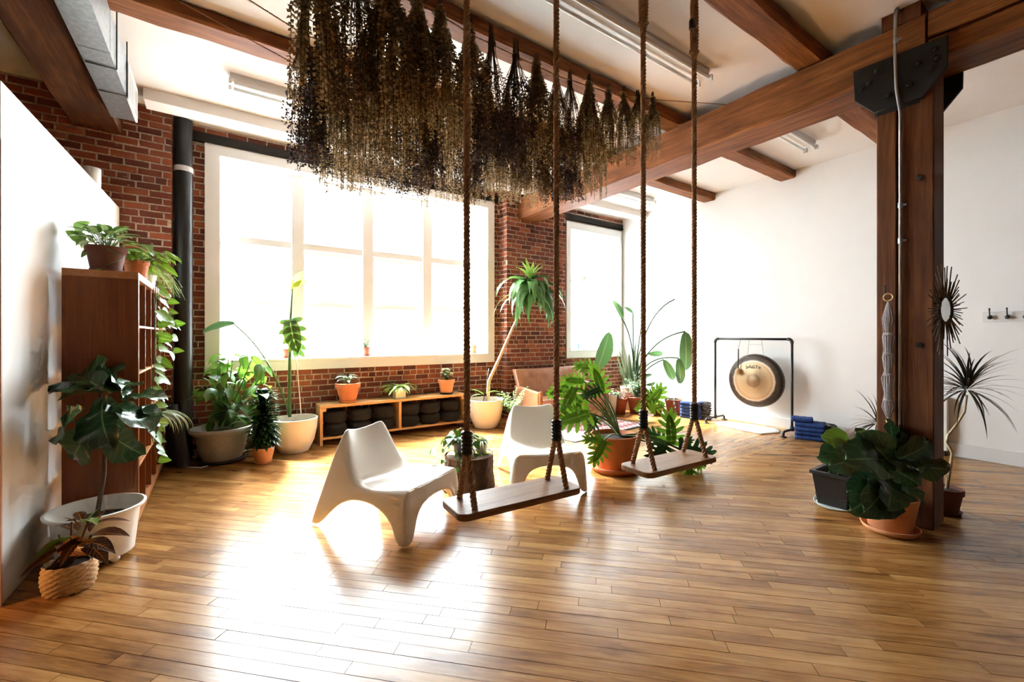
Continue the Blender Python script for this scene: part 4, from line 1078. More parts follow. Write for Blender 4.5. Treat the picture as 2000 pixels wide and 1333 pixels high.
for i in range(34):
    a = r.uniform(-1.6, 2.2); rad = r.uniform(.05, .24); p = V((-.545, 4.62, ZT+.13)); q0 = p+V((cos(a)*rad, sin(a)*rad*1.6, r.uniform(.0, .14))); ln = r.uniform(.09, .15)
    if q0.x < -.80: q0.x = -.78
    q = q0+V((cos(a+r.uniform(-.6, .6))*ln, sin(a+r.uniform(-.6, .6))*ln, r.uniform(-.07, .01)))
    if q.x < -.83: q.x = -.81
    seg_.append([p, q0]); add_leaf(t, pm, q0, q, r.uniform(-.4, .4))
vx = -.44; strands = (((270,560,272,740,288,770),4.3,9),((285,545,290,640,318,690),4.55,8),((300,555,300,640,335,632),4.9,7),((275,560,285,690,280,745),4.4,8),((310,560,322,610,335,700),5.2,6),((272,700,275,800,292,835),4.2,6),((274,820,280,870,300,905),4.2,6))
for (pp, yy, nl) in strands:
    def wp(x, y):
        u = (x-1000)/841; dx, dy = S_+u*C_, C_-u*S_; f = yy/dy; return V((max(vx, f*dx if f*dx > vx else vx)+r.uniform(0, .05), yy+r.uniform(-.05, .05), CAMH+(656-y)/841*f))
    P = bez(wp(pp[0], pp[1]), wp(pp[2], pp[3]), wp(pp[4], pp[5]), nl*2); seg_.append(P)
    for k in range(1, nl*2+1, 2):
        a = r.uniform(-1.2, 1.2); ln = r.uniform(.07, .12); add_leaf(t, pm, P[k]+V((.01, 0, 0)), P[k]+V((cos(a)*ln*.8+.02, sin(a)*ln, -ln*r.uniform(-.1, .8))), r.uniform(-.5, .5), V((1, -.6, .4)))
petioles(t, seg_, .0026, STEMGR)
t = thing('potted_asparagus_fern', 'wispy fern in small white pot at the bookcase far end', 'potted plant', (-.56, 5.35, ZT))
pot(t, .08, .06, .12, WPLAST, False, .85); m = MB(); r = random.Random(2)
fg = leaf_geo(.10, 'lance', n=2, droop=.3)
for i in range(40):
    a = r.uniform(-1.4, 1.4); L = r.uniform(.18, .36); p0 = V((0, 0, .11)); p1 = V((cos(a)*L*.4, sin(a)*L*.8, .11+L*.6)); p2 = V((cos(a)*L*.7+.05, sin(a)*L*1.1, .11-L*r.uniform(.1, .9)))
    P = bez(p0, p1, p2, 9); m.tube(P, .0012, 3)
    for k in range(2, 10):
        for _ in range(4): d = V((r.uniform(-1, 1), r.uniform(-1, 1), r.uniform(-.6, .6))).normalized()*.022; leafs_into(m, fg, P[k], P[k]+d)
o = m.build('fronds', G_FERN, t); o['kind'] = 'stuff'
# spider plant inside the bookcase
t = thing('potted_spider_plant', 'striped spider plant arching out of the bookcase far cell', 'potted plant', bw(.10, .70, cz[1]+.0095))
pot(t, .07, .055, .12, TERRA_D, True, .85); r = random.Random(5); sm_ = leaf_me(G_SPID, .022, 'strap', n=12, droop=2.3, fold=.3)
for i in range(46):
    a = r.uniform(-1.3, 1.3); L = r.uniform(.28, .5); p = V(t.location)+V((.02, 0, .11)); add_leaf(t, sm_, p, p+V((cos(a)*L*.75, sin(a)*L*.6, L*r.uniform(.35, .75))), r.uniform(-.2, .2))

# ---- grey planter with bush
t = thing('potted_schefflera', 'leafy bush in wide grey stone planter below the window corner', 'potted plant', (.045, 5.94, 0))
MB().lathe([(.20, 0), (.235, .01), (.24, .04), (.22, .04), (.01, .02)], 36, cap1=False).build('saucer', BLKPL, t, smooth=True)
pot(t, .27, .19, .37, GREYPOT, False, .86, prof=[(.17, .02), (.19, .03), (.235, .16), (.262, .33), (.305, .34), (.315, .365), (.305, .39), (.27, .39), (.255, .36), (.22, .2)])
r = random.Random(12); fo = cam_depth(.045, 5.94); segs_ = []; bm_ = leaf_me(G_BUSH, .25, 'ovate', n=8, droop=.8, fold=.22)
for i in range(96):
    a = i*2.39996; v = (i+.5)/96; px_ = 458+r.uniform(-66, 66)*(1-.55*abs(v-.45)); py_ = 690+v*135; df = r.uniform(-.30, .16); k = (px_-445)
    p = at(px_, py_, fo+df); L = r.uniform(.16, .24); d = V((cos(a), sin(a)*.8, r.uniform(-.9, .25))).normalized()
    if p.y+d.y*L > YW-.04: d.y = -abs(d.y)
    add_leaf(t, bm_, p, p+d*L, r.uniform(-.4, .4))
    if i % 2 == 0: segs_.append(bez(at(438+r.uniform(-12, 12), 833, fo), at(440+k*.5, 780, fo+df*.3), p, 6))
petioles(t, segs_, .005, STEMGR)
# ---- compact dracaena
t = thing('potted_compact_dracaena', 'dense dark green dracaena in small terracotta pot and saucer', 'potted plant', (.425, 5.56, 0))
z0 = pot(t, .112, .082, .17, TERRA_L, False, .88, .088); m = MB(); r = random.Random(6); g_ = leaf_geo(.20, 'lance', n=5, droop=1.0, fold=.2)
m.tube([(0, 0, z0), (0, 0, .68)], .008, 6)
for i in range(270):
    a = i*2.39996; v = i/270; z = z0+.05+v*.58; L = .205*(1-.25*v); el = .2+v*.62; p = V((cos(a)*.01, sin(a)*.01, z)); leafs_into(m, g_, p, p+V((cos(a)*cos(el), sin(a)*cos(el), sin(el)))*L, r.uniform(-.2, .2))
o = m.build('foliage', G_DARK, t, smooth=True); o['kind'] = 'stuff'
# ---- bird of paradise / monstera in white bowl
t = thing('potted_tall_monstera', 'tall staked plant with one split leaf in white bowl pot', 'potted plant', (.785, 5.93, 0))
BOWL = [(.15, 0), (.165, .006), (.225, .13), (.258, .28), (.268, .41), (.262, .415), (.253, .41), (.242, .28), (.2, .15)]
pot(t, .262, .15, .41, CREAM, prof=BOWL, soil=.82); fo = cam_depth(.785, 5.93)
stem(t, [at(566, 815, fo), at(566, 700, fo), at(568, 620, fo), at(572, 545, fo)], [.02, .018, .013, .006], STEMGR, 'main_stem')
stem(t, [at(588, 808, fo), at(574, 640, fo)], .006, WPLAST, 'support_stake'); stem(t, [at(562, 812, fo+.03), at(566, 588, fo+.03)], .007, TANSTEM, 'support_stake')
stem(t, bez(at(563, 805, fo), at(530, 690, fo-.15), at(455, 632, fo-.35), 14), [.011]*8+[.008]*7, STEMGR, 'leaf_stalk')
add_leaf(t, finger_me(G_MONS, W=.44, k=5, core=.6, fw=.085), at(567, 627, fo-.06), at(574, 690, fo-.12), 0, TOCAM)
add_leaf(t, leaf_me(G_BOP, .17, 'paddle', n=10, droop=.5, fold=.4), at(460, 633, fo-.35), at(385, 640, fo-.45), .5, TOCAM)
add_leaf(t, leaf_me(leaf_mat('yellow_new_leaf', (.55, .5, .1), (.6, .55, .2), trans=.5), .2, 'paddle', n=8, droop=.6, fold=.3), at(570, 572, fo), at(586, 528, fo-.03), .2, TOCAM)
add_leaf(t, leaf_me(leaf_mat('yellow_new_leaf', (.55, .5, .1), (.6, .55, .2)), .2, 'paddle', n=8, droop=.6, fold=.3), at(572, 560, fo), at(594, 548, fo-.03), .2, TOCAM)

# ---- bench pots
bz_ = .5222
t = thing('potted_aglaonema', 'low leafy plant in wide terracotta pot at bench left end', 'potted plant', (1.47, 6.12, bz_))
z0 = pot(t, .165, .105, .25, TERRA, True, .88, .125); r = random.Random(21); me = leaf_me(G_SILV, .22, 'ovate', n=7, droop=.9, fold=.25); sg = []
for i in range(18):
    a = i*2.4; p0 = V((1.47, 6.12, bz_+z0)); p = p0+V((cos(a)*.05, sin(a)*.04, .05+.08*(1-i/18))); q = p+V((cos(a)*.12, sin(a)*.09, r.uniform(.0, .08)));  sg.append([p0, p]); add_leaf(t, me, p, q, r.uniform(-.3, .3))
petioles(t, sg, .003, STEMGR)
t = thing('potted_bird_nest_fern', 'bright strappy fern in cream square pot mid bench', 'potted plant', (2.185, 6.11, bz_))
MB().prism([(-.075, -.075), (.075, -.075), (.075, .075), (-.075, .075)], 0, .14, 2).build('pot', CREAM, t); bevel(t.children[0], .006)
MB().box(-.066, .066, -.066, .066, .1405, .143).build('soil', SOIL, t); r = random.Random(22); me = leaf_me(G_FERN, .09, 'strap', n=9, droop=1.5, fold=.25)
for i in range(34):
    a = i*2.4+r.uniform(-.2, .2); L = r.uniform(.2, .36); p = V((2.185, 6.11, bz_+.14)); q = p+V((cos(a)*L, min(sin(a)*L*.7, .17), L*r.uniform(.15, .75))); add_leaf(t, me, p, q, r.uniform(-.3, .3))
t = thing('potted_succulent', 'round leaved succulent in terracotta pot at bench right end', 'potted plant', (2.945, 6.12, bz_))
z0 = pot(t, .132, .088, .215, TERRA_L, True, .88, .105, smat=plain('dark_saucer', (.05, .045, .04), .7)); r = random.Random(23); me = leaf_me(G_SUCC, .42, 'round', n=6, droop=.5, fold=.1); sg = []
for i in range(30):
    a = i*2.4; p0 = V((2.945, 6.12, bz_+z0)); h = r.uniform(.05, .19); p = p0+V((cos(a)*.07*r.random(), sin(a)*.07*r.random(), h)); q = p+V((cos(a)*.065, sin(a)*.055, r.uniform(-.01, .03))); sg.append([p0, p]); add_leaf(t, me, p, q, r.uniform(-.4, .4))
petioles(t, sg, .004, STEMGR)
# ---- sill pots
zs = .975+.15+.0045
for (x, lb, mt, rr, hh, nl, L, mm) in ((.755, 'small empty looking terracotta pot on the sill behind the monstera', TERRA_R, .055, .11, 0, 0, None), (1.80, 'small terracotta pot with pale seedling on the middle of the sill', TERRA_R, .058, .115, 10, .07, G_SILV),
        (3.60, 'terracotta pot with a drooping spider plant at sill right end', TERRA, .068, .135, 12, .16, G_SPID)):
    t = thing('sill_pot', lb, 'potted plant', (x, 6.44, zs)); z0 = pot(t, rr, rr*.72, hh, mt, True, .85, rr*.85, 24); r = random.Random(lb)
    for i in range(nl):
        a = i*2.4; p = V((x, 6.44, zs+z0)); me = leaf_me(mm, .06 if mm is G_SPID else .35, 'strap' if mm is G_SPID else 'ovate', n=7, droop=1.3 if mm is G_SPID else .5, fold=.2)
        if mm is G_SPID: add_leaf(t, me, p, p+V((cos(a)*L+.05, -abs(sin(a))*L*.6, L*.4)), 0)
        else:
            q = p+V((cos(a)*.04, sin(a)*.04, r.uniform(.05, .12))); stem(t, [p, q], .0025, STEMGR); add_leaf(t, me, q, q+V((cos(a)*L, sin(a)*L*.6, .01)), 0)
t = thing('glass_jar', 'tiny glass jar with a cutting on the wide window sill', 'jar', (2.83, 6.44, zs))
CLR = plain('pale_glass', (.75, .85, .82), .1, .02, 3)
MB().lathe([(.03, 0), (.034, .004), (.034, .07), (.026, .085), (.026, .1), (.022, .1), (.022, .02)], 20, cap1=False).build('jar', CLR, t, smooth=True)
for i in range(4): p = V((2.83, 6.44, zs+.09)); add_leaf(t, leaf_me(G_SILV, .3, 'ovate', n=6, droop=.5, fold=.2), p+V((0, 0, .04)), p+V((cos(i*1.6)*.05, sin(i*1.6)*.04, .07)), 0)
t = thing('blue_bottle', 'small blue bottle on the sill of the second window', 'bottle', (6.02, 6.43, zs+.015))
MB().lathe([(.028, 0), (.03, .006), (.03, .07), (.014, .10), (.014, .135), (.017, .14)], 18).build('bottle', plain('blue_glass', (.08, .16, .3), .15), t, smooth=True); MB().lathe([(.018, .14), (.018, .16)], 12).build('cap', WPLAST, t)

# ---- leaning dracaena
t = thing('potted_leaning_dracaena', 'leaning corn plant with drooping crown in cream bowl pot', 'potted plant', (3.455, 5.78, 0))
pot(t, .27, .155, .44, CREAM, prof=[(r_*1.03, z_*1.07) for r_, z_ in BOWL], soil=.84); fo = cam_depth(3.455, 5.78)
P = [at(953, 785, fo), at(955, 745, fo), at(978, 695, fo+.1), at(1002, 640, fo+.2), at(1026, 590, fo+.3), at(1036, 545, fo+.33)]
stem(t, P, [.03, .027, .025, .022, .018, .012], TANSTEM, 'cane'); stem(t, [at(944, 785, fo), at(955, 720, fo)], .006, IRON, 'support_stake'); r = random.Random(31)
me = leaf_me(G_DRAC, .075, 'lance', n=10, droop=2.1, fold=.25, wave=.01); crown = at(1036, 560, fo+.33)
for i in range(58):
    a = i*2.39996; h = (i/58); p = crown+V((cos(a)*.02, sin(a)*.02, -.38*h+.12)); L = r.uniform(.6, .85); el = r.uniform(-.1, .75)
    d = V((cos(a)*cos(el), sin(a)*cos(el), sin(el))); q = p+d*L
    if q.y > 6.05: d.y = -abs(d.y)*.7; q = p+d.normalized()*L
    add_leaf(t, me, p, q, r.uniform(-.2, .2))
me = leaf_me(G_DRACY, .10, 'lance', n=9, droop=.8, fold=.3)
for i in range(10):
    a = i*2.4+.3; L = r.uniform(.3, .5); el = r.uniform(.5, 1.4); p = crown+V((0, 0, .12)); add_leaf(t, me, p, p+V((cos(a)*cos(el), -abs(sin(a))*cos(el)*.6, sin(el)))*L, 0)
me = leaf_me(G_BUSH, .2, 'ovate', n=8, droop=.8, fold=.25)
for (b, tp) in (((940,772),(918,768)),((965,772),(988,765)),((950,770),(972,755)),((945,772),(925,752))): add_leaf(t, me, at(*b, fo-.1), at(*tp, fo-.15), 0)
# ---- small leafed plant
t = thing('potted_fine_fern', 'fine leaved green plant in small terracotta pot beside the loveseat', 'potted plant', (3.72, 5.45, 0))
z0 = pot(t, .09, .068, .16, TERRA_R, False, .88); m = MB(); r = random.Random(41); g_ = leaf_geo(.32, 'round', n=3, droop=.3)
for i in range(46):
    a = r.uniform(0, 6.28); L = r.uniform(.2, .55); p2 = V((cos(a)*L*.42, sin(a)*L*.42, z0+L*r.uniform(.5, .95))); Pq = bez((0, 0, z0), (cos(a)*L*.12, sin(a)*L*.12, z0+L*.6), p2, 9); m.tube(Pq, .0013, 3)
    for k in range(3, 10):
        for _ in range(3): d = V((r.uniform(-1, 1), r.uniform(-1, 1), r.uniform(-.4, .4))).normalized()*.032; leafs_into(m, g_, Pq[k], Pq[k]+d)
for k in range(2):
    Pq = bez((0, 0, z0), (.05, 0, .5), (.28-.2*k, -.02, .62), 12); m.tube(Pq, .002, 4)
    for j in range(5, 13):
        for s in (-1, 1): leafs_into(m, g_, Pq[j], Pq[j]+V((.02, s*.03, .012)))
o = m.build('foliage', G_SILV if False else leaf_mat('fine_fern_green', (.16, .27, .12), (.3, .4, .2), veins=0, trans=.35), t, smooth=True); o['kind'] = 'stuff'

# ---- stump table with two plants
f_ = 4.02; sc_ = at(918, 957, f_); sx_, sy_ = sc_.x, sc_.y
t = thing('tree_stump', 'bark covered tree stump used as side table between chairs', 'stump', (sx_, sy_, 0)); r = random.Random(51); vs = []; fs = []; seg, rows = 56, 14
for j in range(rows+1):
    for k in range(seg):
        q = 2*pi*k/seg; rad = .222+.012*sin(3*q+.5)+.02*(1-j/rows)**3+.008*sin(17*q+2*sin(j*.9))*(1 if 0 < j < rows else .6)+r.uniform(-.004, .004); vs.append((rad*cos(q), rad*sin(q), .325*j/rows))
for j in range(rows):
    for k in range(seg): a = j*seg+k; b = j*seg+(k+1) % seg; fs.append((a, b, b+seg, a+seg))
fs.append(tuple(range(seg))[::-1]); MB().add(vs, fs).build('bark', BARK, t, smooth=True)
MB().lathe([(.217, .318), (.212, .327), (.01, .328)], 48, cap0=False).build('cut_face', plain('weathered_endgrain', (.20, .13, .08), .85, .4, 18, bmp=.5), t)
zt = .330
t = thing('potted_ivy', 'bushy trailing ivy in dark pot on the stump', 'potted plant', (sx_-.07, sy_+.04, zt)); o_ = V(t.location)
pot(t, .085, .06, .12, BLKPL, False, .9); r = random.Random(52); me = leaf_me(G_IVY, .42, 'heart', n=6, droop=.6, fold=.2); sg = []
for i in range(95):
    a = r.uniform(0, 6.28); k = r.random(); rad = .05+.15*k; z = .13+.12*(1-k)*r.random(); 
    if k > .72 and cos(a-3.4) > 0: z = .10-.22*r.random(); rad += .06
    p = o_+V((cos(a)*rad, sin(a)*rad, z)); ln = r.uniform(.045, .08); q = p+V((cos(a+r.uniform(-.8, .8))*ln, sin(a+r.uniform(-.8, .8))*ln, -ln*r.uniform(0, .9))); add_leaf(t, me, p, q, r.uniform(-.4, .4))
    if i % 2 == 0: sg.append(bez(o_+V((0, 0, .11)), o_+V((cos(a)*rad*.6, sin(a)*rad*.6, .17)), p, 5))
petioles(t, sg, .002, STEMGR)
t = thing('potted_small_spider_plant', 'small striped spider plant in cream cup on the stump', 'potted plant', (sx_+.09, sy_-.06, zt)); o_ = V(t.location)
MB().prism([(.075*cos(i*pi/3), .075*sin(i*pi/3)) for i in range(6)], 0, .005, 2).build('coaster', plain('lime_felt', (.35, .45, .06), .9), t)
pot(t, .058, .045, .105, plain('khaki_ceramic', (.42, .38, .24), .4), False, .88, z=.005); r = random.Random(53); me = leaf_me(G_SPID, .032, 'strap', n=11, droop=1.8, fold=.3)
for i in range(28):
    a = i*2.4; L = r.uniform(.14, .27); p = o_+V((0, 0, .10)); add_leaf(t, me, p, p+V((cos(a)*L*.7, sin(a)*L*.7, L*r.uniform(.4, 1.0))), r.uniform(-.2, .2))

# ---- philodendron in the large terracotta pot
t = thing('potted_philodendron', 'big split leaf philodendron in large terracotta pot with saucer', 'potted plant', (3.487, 3.176, 0))
pot(t, .25, .175, .37, TERRA, False, .88, .25, prof=[(.165, 0), (.175, .006), (.225, .2), (.243, .33), (.25, .345), (.25, .368), (.235, .372), (.225, .34), (.2, .2)]); fo = cam_depth(3.487, 3.176)
LO = lambda m: finger_me(m, W=.52); sg = []
root = at(1211, 852, fo)
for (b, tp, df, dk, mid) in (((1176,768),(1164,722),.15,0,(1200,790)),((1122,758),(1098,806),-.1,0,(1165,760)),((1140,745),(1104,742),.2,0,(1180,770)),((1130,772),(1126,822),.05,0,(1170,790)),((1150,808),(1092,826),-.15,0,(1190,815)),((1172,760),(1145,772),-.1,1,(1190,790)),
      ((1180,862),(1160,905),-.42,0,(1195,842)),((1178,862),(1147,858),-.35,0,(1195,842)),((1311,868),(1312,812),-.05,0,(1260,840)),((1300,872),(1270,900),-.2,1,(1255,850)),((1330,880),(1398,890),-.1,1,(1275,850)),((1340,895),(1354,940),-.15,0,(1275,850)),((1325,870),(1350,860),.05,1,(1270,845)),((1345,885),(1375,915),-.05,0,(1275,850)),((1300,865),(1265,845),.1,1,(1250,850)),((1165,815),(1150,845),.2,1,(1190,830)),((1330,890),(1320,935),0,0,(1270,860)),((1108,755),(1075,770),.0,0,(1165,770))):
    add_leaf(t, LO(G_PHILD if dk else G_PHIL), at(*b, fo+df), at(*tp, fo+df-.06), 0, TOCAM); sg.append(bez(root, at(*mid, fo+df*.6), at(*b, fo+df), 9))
petioles(t, sg, .0085, STEMGR)

# ---- plants around the post
t = thing('potted_post_fig', 'glossy fiddle leaf fig in terracotta pot at the post foot', 'potted plant', (4.075, 1.045, 0))
pot(t, .165, .125, .25, TERRA_L, False, .85, .168); fo = cam_depth(4.075, 1.045); o_ = V(t.location)
stem(t, [o_+V((0, 0, .2)), at(1738, 930, fo), at(1735, 890, fo)], [.012, .01, .008], STEMBR, 'trunk')
for (b, tp, df, ro, y) in (((1735,890),(1762,818),.02,.3,0),((1738,902),(1842,872),-.12,.2,0),((1722,905),(1800,940),-.22,.1,0),((1722,945),(1690,1000),-.2,0,0),((1726,878),(1686,838),-.02,.9,1),((1735,902),(1684,884),-.2,.5,0),
      ((1760,930),(1796,1005),-.12,0,0),((1740,905),(1700,855),-.1,-.3,0),((1735,935),(1722,1000),-.26,0,0),((1750,900),(1800,905),-.2,0,0),((1715,930),(1672,965),-.1,0,0),((1772,905),(1868,930),-.14,.7,0),((1745,880),(1790,845),.1,.2,0),((1735,930),(1758,985),-.25,.1,0)):
    add_leaf(t, FIG(G_FIGY if y else G_FIG), at(*b, fo), at(*tp, fo+df), ro, TOCAM)
t = thing('planter_box_fig', 'small fiddle leaf fig in black ribbed planter behind terracotta pot', 'potted plant', (4.42, 1.46, 0))
o = MB().add([(-.19,-.10,0),(.19,-.10,0),(.19,.10,0),(-.19,.10,0),(-.23,-.13,.26),(.23,-.13,.26),(.23,.13,.26),(-.23,.13,.26),(-.245,-.145,.26),(.245,-.145,.26),(.245,.145,.26),(-.245,.145,.26),(-.245,-.145,.285),(.245,-.145,.285),(.245,.145,.285),(-.245,.145,.285),(-.21,-.115,.285),(.21,-.115,.285),(.21,.115,.285),(-.21,.115,.285),(-.19,-.10,.2),(.19,-.10,.2),(.19,.10,.2),(-.19,.10,.2)],
    [(3,2,1,0)]+[(r0+i, r0+(i+1) % 4, r0+4+(i+1) % 4, r0+4+i) for r0 in (0, 4, 8, 12, 16) for i in range(4)]).build('planter', BLKPL, t)
MB().box(-.205, .205, -.11, .11, .24, .25).build('soil', SOIL, t)
for z in (.035, .06, .085): MB().box(-.19-z*.16-.004, .19+z*.16+.004, -.10-z*.12-.004, .10+z*.12+.004, z, z+.008).build('rib', BLKPL, t)
MB().lathe([(.27, 0), (.285, .012), (.28, .014), (.26, .004)], 36, sy=.62).build('tray', CLR, t)
fo = cam_depth(4.42, 1.46); o_ = V(t.location); stem(t, [o_+V((-.1, 0, .24)), at(1680, 890, fo)], .009, STEMBR, 'trunk')
for (b, tp, df, ro, y) in (((1665,872),(1620,848),-.05,.2,1),((1690,893),(1618,884),-.1,.3,0),((1690,905),(1636,925),-.12,.1,0),((1690,915),(1650,975),-.15,0,0),((1685,895),(1645,905),-.2,.2,0),((1690,920),(1668,985),-.2,0,0),((1700,890),(1690,835),.0,.2,0)):
    add_leaf(t, FIG(G_FIGY if y else G_FIG), at(*b, fo), at(*tp, fo+df), ro, TOCAM)
def spiky(t, ctr, n, L0, L1, mat, seed, W=.022, droop=.9, ymax=99, xmax=99):
    r = random.Random(seed); me = leaf_me(mat, W, 'lance', n=8, droop=droop, fold=.35)
    for i in range(n):
        a = i*2.39996; el = r.uniform(-.45, 1.45); L = r.uniform(L0, L1); d = V((cos(a)*cos(el), sin(a)*cos(el), sin(el)))
        q = V(ctr)+d*L
        if q.x > xmax: d.x = -abs(d.x); q = V(ctr)+d*L
        add_leaf(t, me, V(ctr)+d*.01, q, r.uniform(-.2, .2))
t = thing('potted_marginata', 'spiky dragon tree with twisted trunk right of the post', 'potted plant', (4.86, .90, 0))
pot(t, .115, .08, .19, TERRA_D, True, .88, .10); fo = cam_depth(4.86, .90)
stem(t, [at(1848, 960, fo), at(1856, 915, fo), at(1860, 885, fo-.03), at(1848, 864, fo), at(1852, 850, fo), at(1868, 830, fo), at(1884, 805, fo), at(1889, 772, fo)], [.012, .011, .010, .010, .009, .008, .008, .006], TANSTEM, 'trunk')
spiky(t, at(1889, 762, fo), 72, .30, .52, G_MARG, 61); r = random.Random(3)
spiky(t, at(1850, 925, fo-.02), 8, .08, .16, G_MARG, 62, W=.03)
t = thing('potted_marginata', 'second spiky dragon tree half hidden left of the post', 'potted plant', (5.2, 1.42, 0))
pot(t, .12, .09, .2, TERRA_D, True, .88, .11); fo = cam_depth(5.2, 1.42); stem(t, [V((5.2, 1.42, .17)), at(1716, 838, fo)], .011, TANSTEM, 'trunk')
spiky(t, at(1714, 828, fo), 46, .22, .40, G_MARG, 63)

# ---- corner jungle right of the second window
t = thing('potted_bird_of_paradise', 'bird of paradise with drooping paddles in pale tall pot', 'potted plant', (6.66, 5.62, 0))
pot(t, .215, .165, .44, plain('pale_grey_ceramic', (.55, .55, .54), .5), False, .9); fo = cam_depth(6.66, 5.62); sg = []; PD = leaf_me(G_BOP, .17, 'paddle', n=10, droop=.9, fold=.45); rt = at(1238, 752, fo)
for (m_, b, tp, df) in (((1262,660),(1338,648),(1346,738),-.95),((1262,690),(1325,700),(1334,760),-.85),((1262,715),(1296,703),(1324,752),-.7),((1255,690),(1266,692),(1304,690),-.2),((1240,660),(1214,622),(1204,580),-.1),((1236,650),(1236,612),(1222,598),.1),((1250,640),(1258,615),(1263,600),-.1),((1250,730),(1252,742),(1275,726),-.3),((1248,740),(1262,752),(1285,750),-.3)):
    sg.append(bez(rt, at(*m_, fo+df*.5), at(*b, fo+df), 12)); add_leaf(t, PD, at(*b, fo+df), at(*tp, fo+df-.03), random.uniform(-.5, .5), TOCAM)
sg.append(bez(rt, at(1255, 610, fo-.2), at(1318, 585, fo-.4), 12)); petioles(t, sg, .012, plain('dark_green_stalk', (.018, .045, .016), .7, .2, 20, spec=.2))
me = leaf_me(leaf_mat('sansevieria_green', (.10, .17, .10), (.3, .36, .2), veins=14, vw=.3, trans=.15), .045, 'lance', n=6, droop=.15, fold=.4); r = random.Random(71)
for i in range(16):
    x = 1222+i*2; add_leaf(t, me, at(x, 755, fo+r.uniform(-.1, .1)), at(x+(i-8)*2.4+r.uniform(-6, 6), 755-r.uniform(50, 105), fo+r.uniform(-.2, .1)), r.uniform(-1, 1), TOCAM)
t = thing('potted_banana_leaf', 'plant with one upright ribbed leaf beside the loveseat end', 'potted plant', (5.93, 5.50, 0))
pot(t, .13, .10, .34, WPLAST, False, .9); fo = cam_depth(5.93, 5.5); sg = [bez(V((5.93, 5.5, .3)), at(1168, 760, fo), at(1168, 716, fo), 8), bez(V((5.93, 5.5, .3)), at(1175, 770, fo), at(1160, 718, fo), 8)]
petioles(t, sg, .008, STEMGR); add_leaf(t, leaf_me(G_BOP, .22, 'paddle', n=10, droop=.4, fold=.35), at(1166, 722, fo), at(1196, 650, fo-.1), .3, TOCAM)
add_leaf(t, LO(G_PHIL), at(1160, 718, fo), at(1128, 714, fo-.1), 0, TOCAM); r = random.Random(81); me = leaf_me(G_IVY, .35, 'ovate', n=6, droop=.8, fold=.2)
for i in range(16):
    a = i*2.4; p = V((5.93, 5.5, .31)); q = p+V((cos(a)*.08, sin(a)*.08, .08)); add_leaf(t, me, q, q+V((cos(a)*.12, sin(a)*.12, r.uniform(-.03, .06))), 0)
t = thing('potted_kalanchoe', 'reddish leaved plant in clay pot at corner front', 'potted plant', (6.17, 5.50, 0))
z0 = pot(t, .165, .115, .27, TERRA_R, True, .9); r = random.Random(82); me = leaf_me(G_RED, .3, 'ovate', n=6, droop=.7, fold=.2); sg = []
for i in range(34):
    a = i*2.4; p = V((6.17, 5.5, z0)); q = p+V((cos(a)*.09, sin(a)*.09, r.uniform(.03, .2))); sg.append([p, q]); add_leaf(t, me, q, q+V((cos(a)*.1, sin(a)*.1, r.uniform(-.04, .04))), 0)
petioles(t, sg, .003, STEMBR)
t = thing('potted_lavender', 'wispy grey green stems in broken rim clay pot', 'potted plant', (6.40, 5.28, 0))
z0 = pot(t, .16, .115, .30, TERRA_R, False, .9); m = MB(); r = random.Random(83); g_ = leaf_geo(.12, 'lance', n=2, droop=.3)
for i in range(60):
    a = r.uniform(0, 6.28); L = r.uniform(.2, .5); Pq = bez((0, 0, z0), (cos(a)*.06, sin(a)*.06, z0+L*.6), (cos(a)*L*.5, sin(a)*L*.5, z0+L*r.uniform(.4, 1)), 7); m.tube(Pq, .0018, 3)
    for k in range(1, 8):
        for _ in range(4): leafs_into(m, g_, Pq[k], Pq[k]+V((r.uniform(-1, 1), r.uniform(-1, 1), r.uniform(-.2, 1))).normalized()*.05)
o = m.build('foliage', G_SILV, t); o['kind'] = 'stuff'
t = thing('potted_floor_philodendron', 'small philodendron with one broad lobed leaf near the floor', 'potted plant', (6.62, 4.98, 0))
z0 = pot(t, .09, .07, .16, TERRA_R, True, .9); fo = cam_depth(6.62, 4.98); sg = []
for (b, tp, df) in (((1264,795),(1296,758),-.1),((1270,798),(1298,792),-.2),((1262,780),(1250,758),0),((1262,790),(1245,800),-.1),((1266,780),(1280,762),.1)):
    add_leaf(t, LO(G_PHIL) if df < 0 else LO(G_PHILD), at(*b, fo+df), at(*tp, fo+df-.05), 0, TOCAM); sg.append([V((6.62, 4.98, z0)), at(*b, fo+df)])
petioles(t, sg, .006, STEMGR)
t = thing('potted_string_plant', 'terracotta pot with trailing roots next to the left blankets', 'potted plant', (6.92, 4.86, 0))
z0 = pot(t, .155, .115, .25, TERRA_R, True, .9, .14, smat=TERRA); m = MB(); r = random.Random(85); g_ = leaf_geo(.4, 'round', n=3, droop=.2); sg = []
for i in range(26):
    a = r.uniform(0, 6.28); ln = r.uniform(.04, .24); Pq = bez((cos(a)*.1, sin(a)*.1, z0+.01), (cos(a)*.2, sin(a)*.2, z0+.12), (cos(a)*(.19+.05*r.random()), sin(a)*(.19+.05*r.random()), max(.02, z0+.06-ln)), 8); m.tube(Pq, .0035, 4)
    for k in range(1, 9): leafs_into(m, g_, Pq[k], Pq[k]+V((r.uniform(-1, 1), r.uniform(-1, 1), r.uniform(-.3, .5))).normalized()*.03)
o = m.build('trailing_stems', G_SILV, t); o['kind'] = 'stuff'

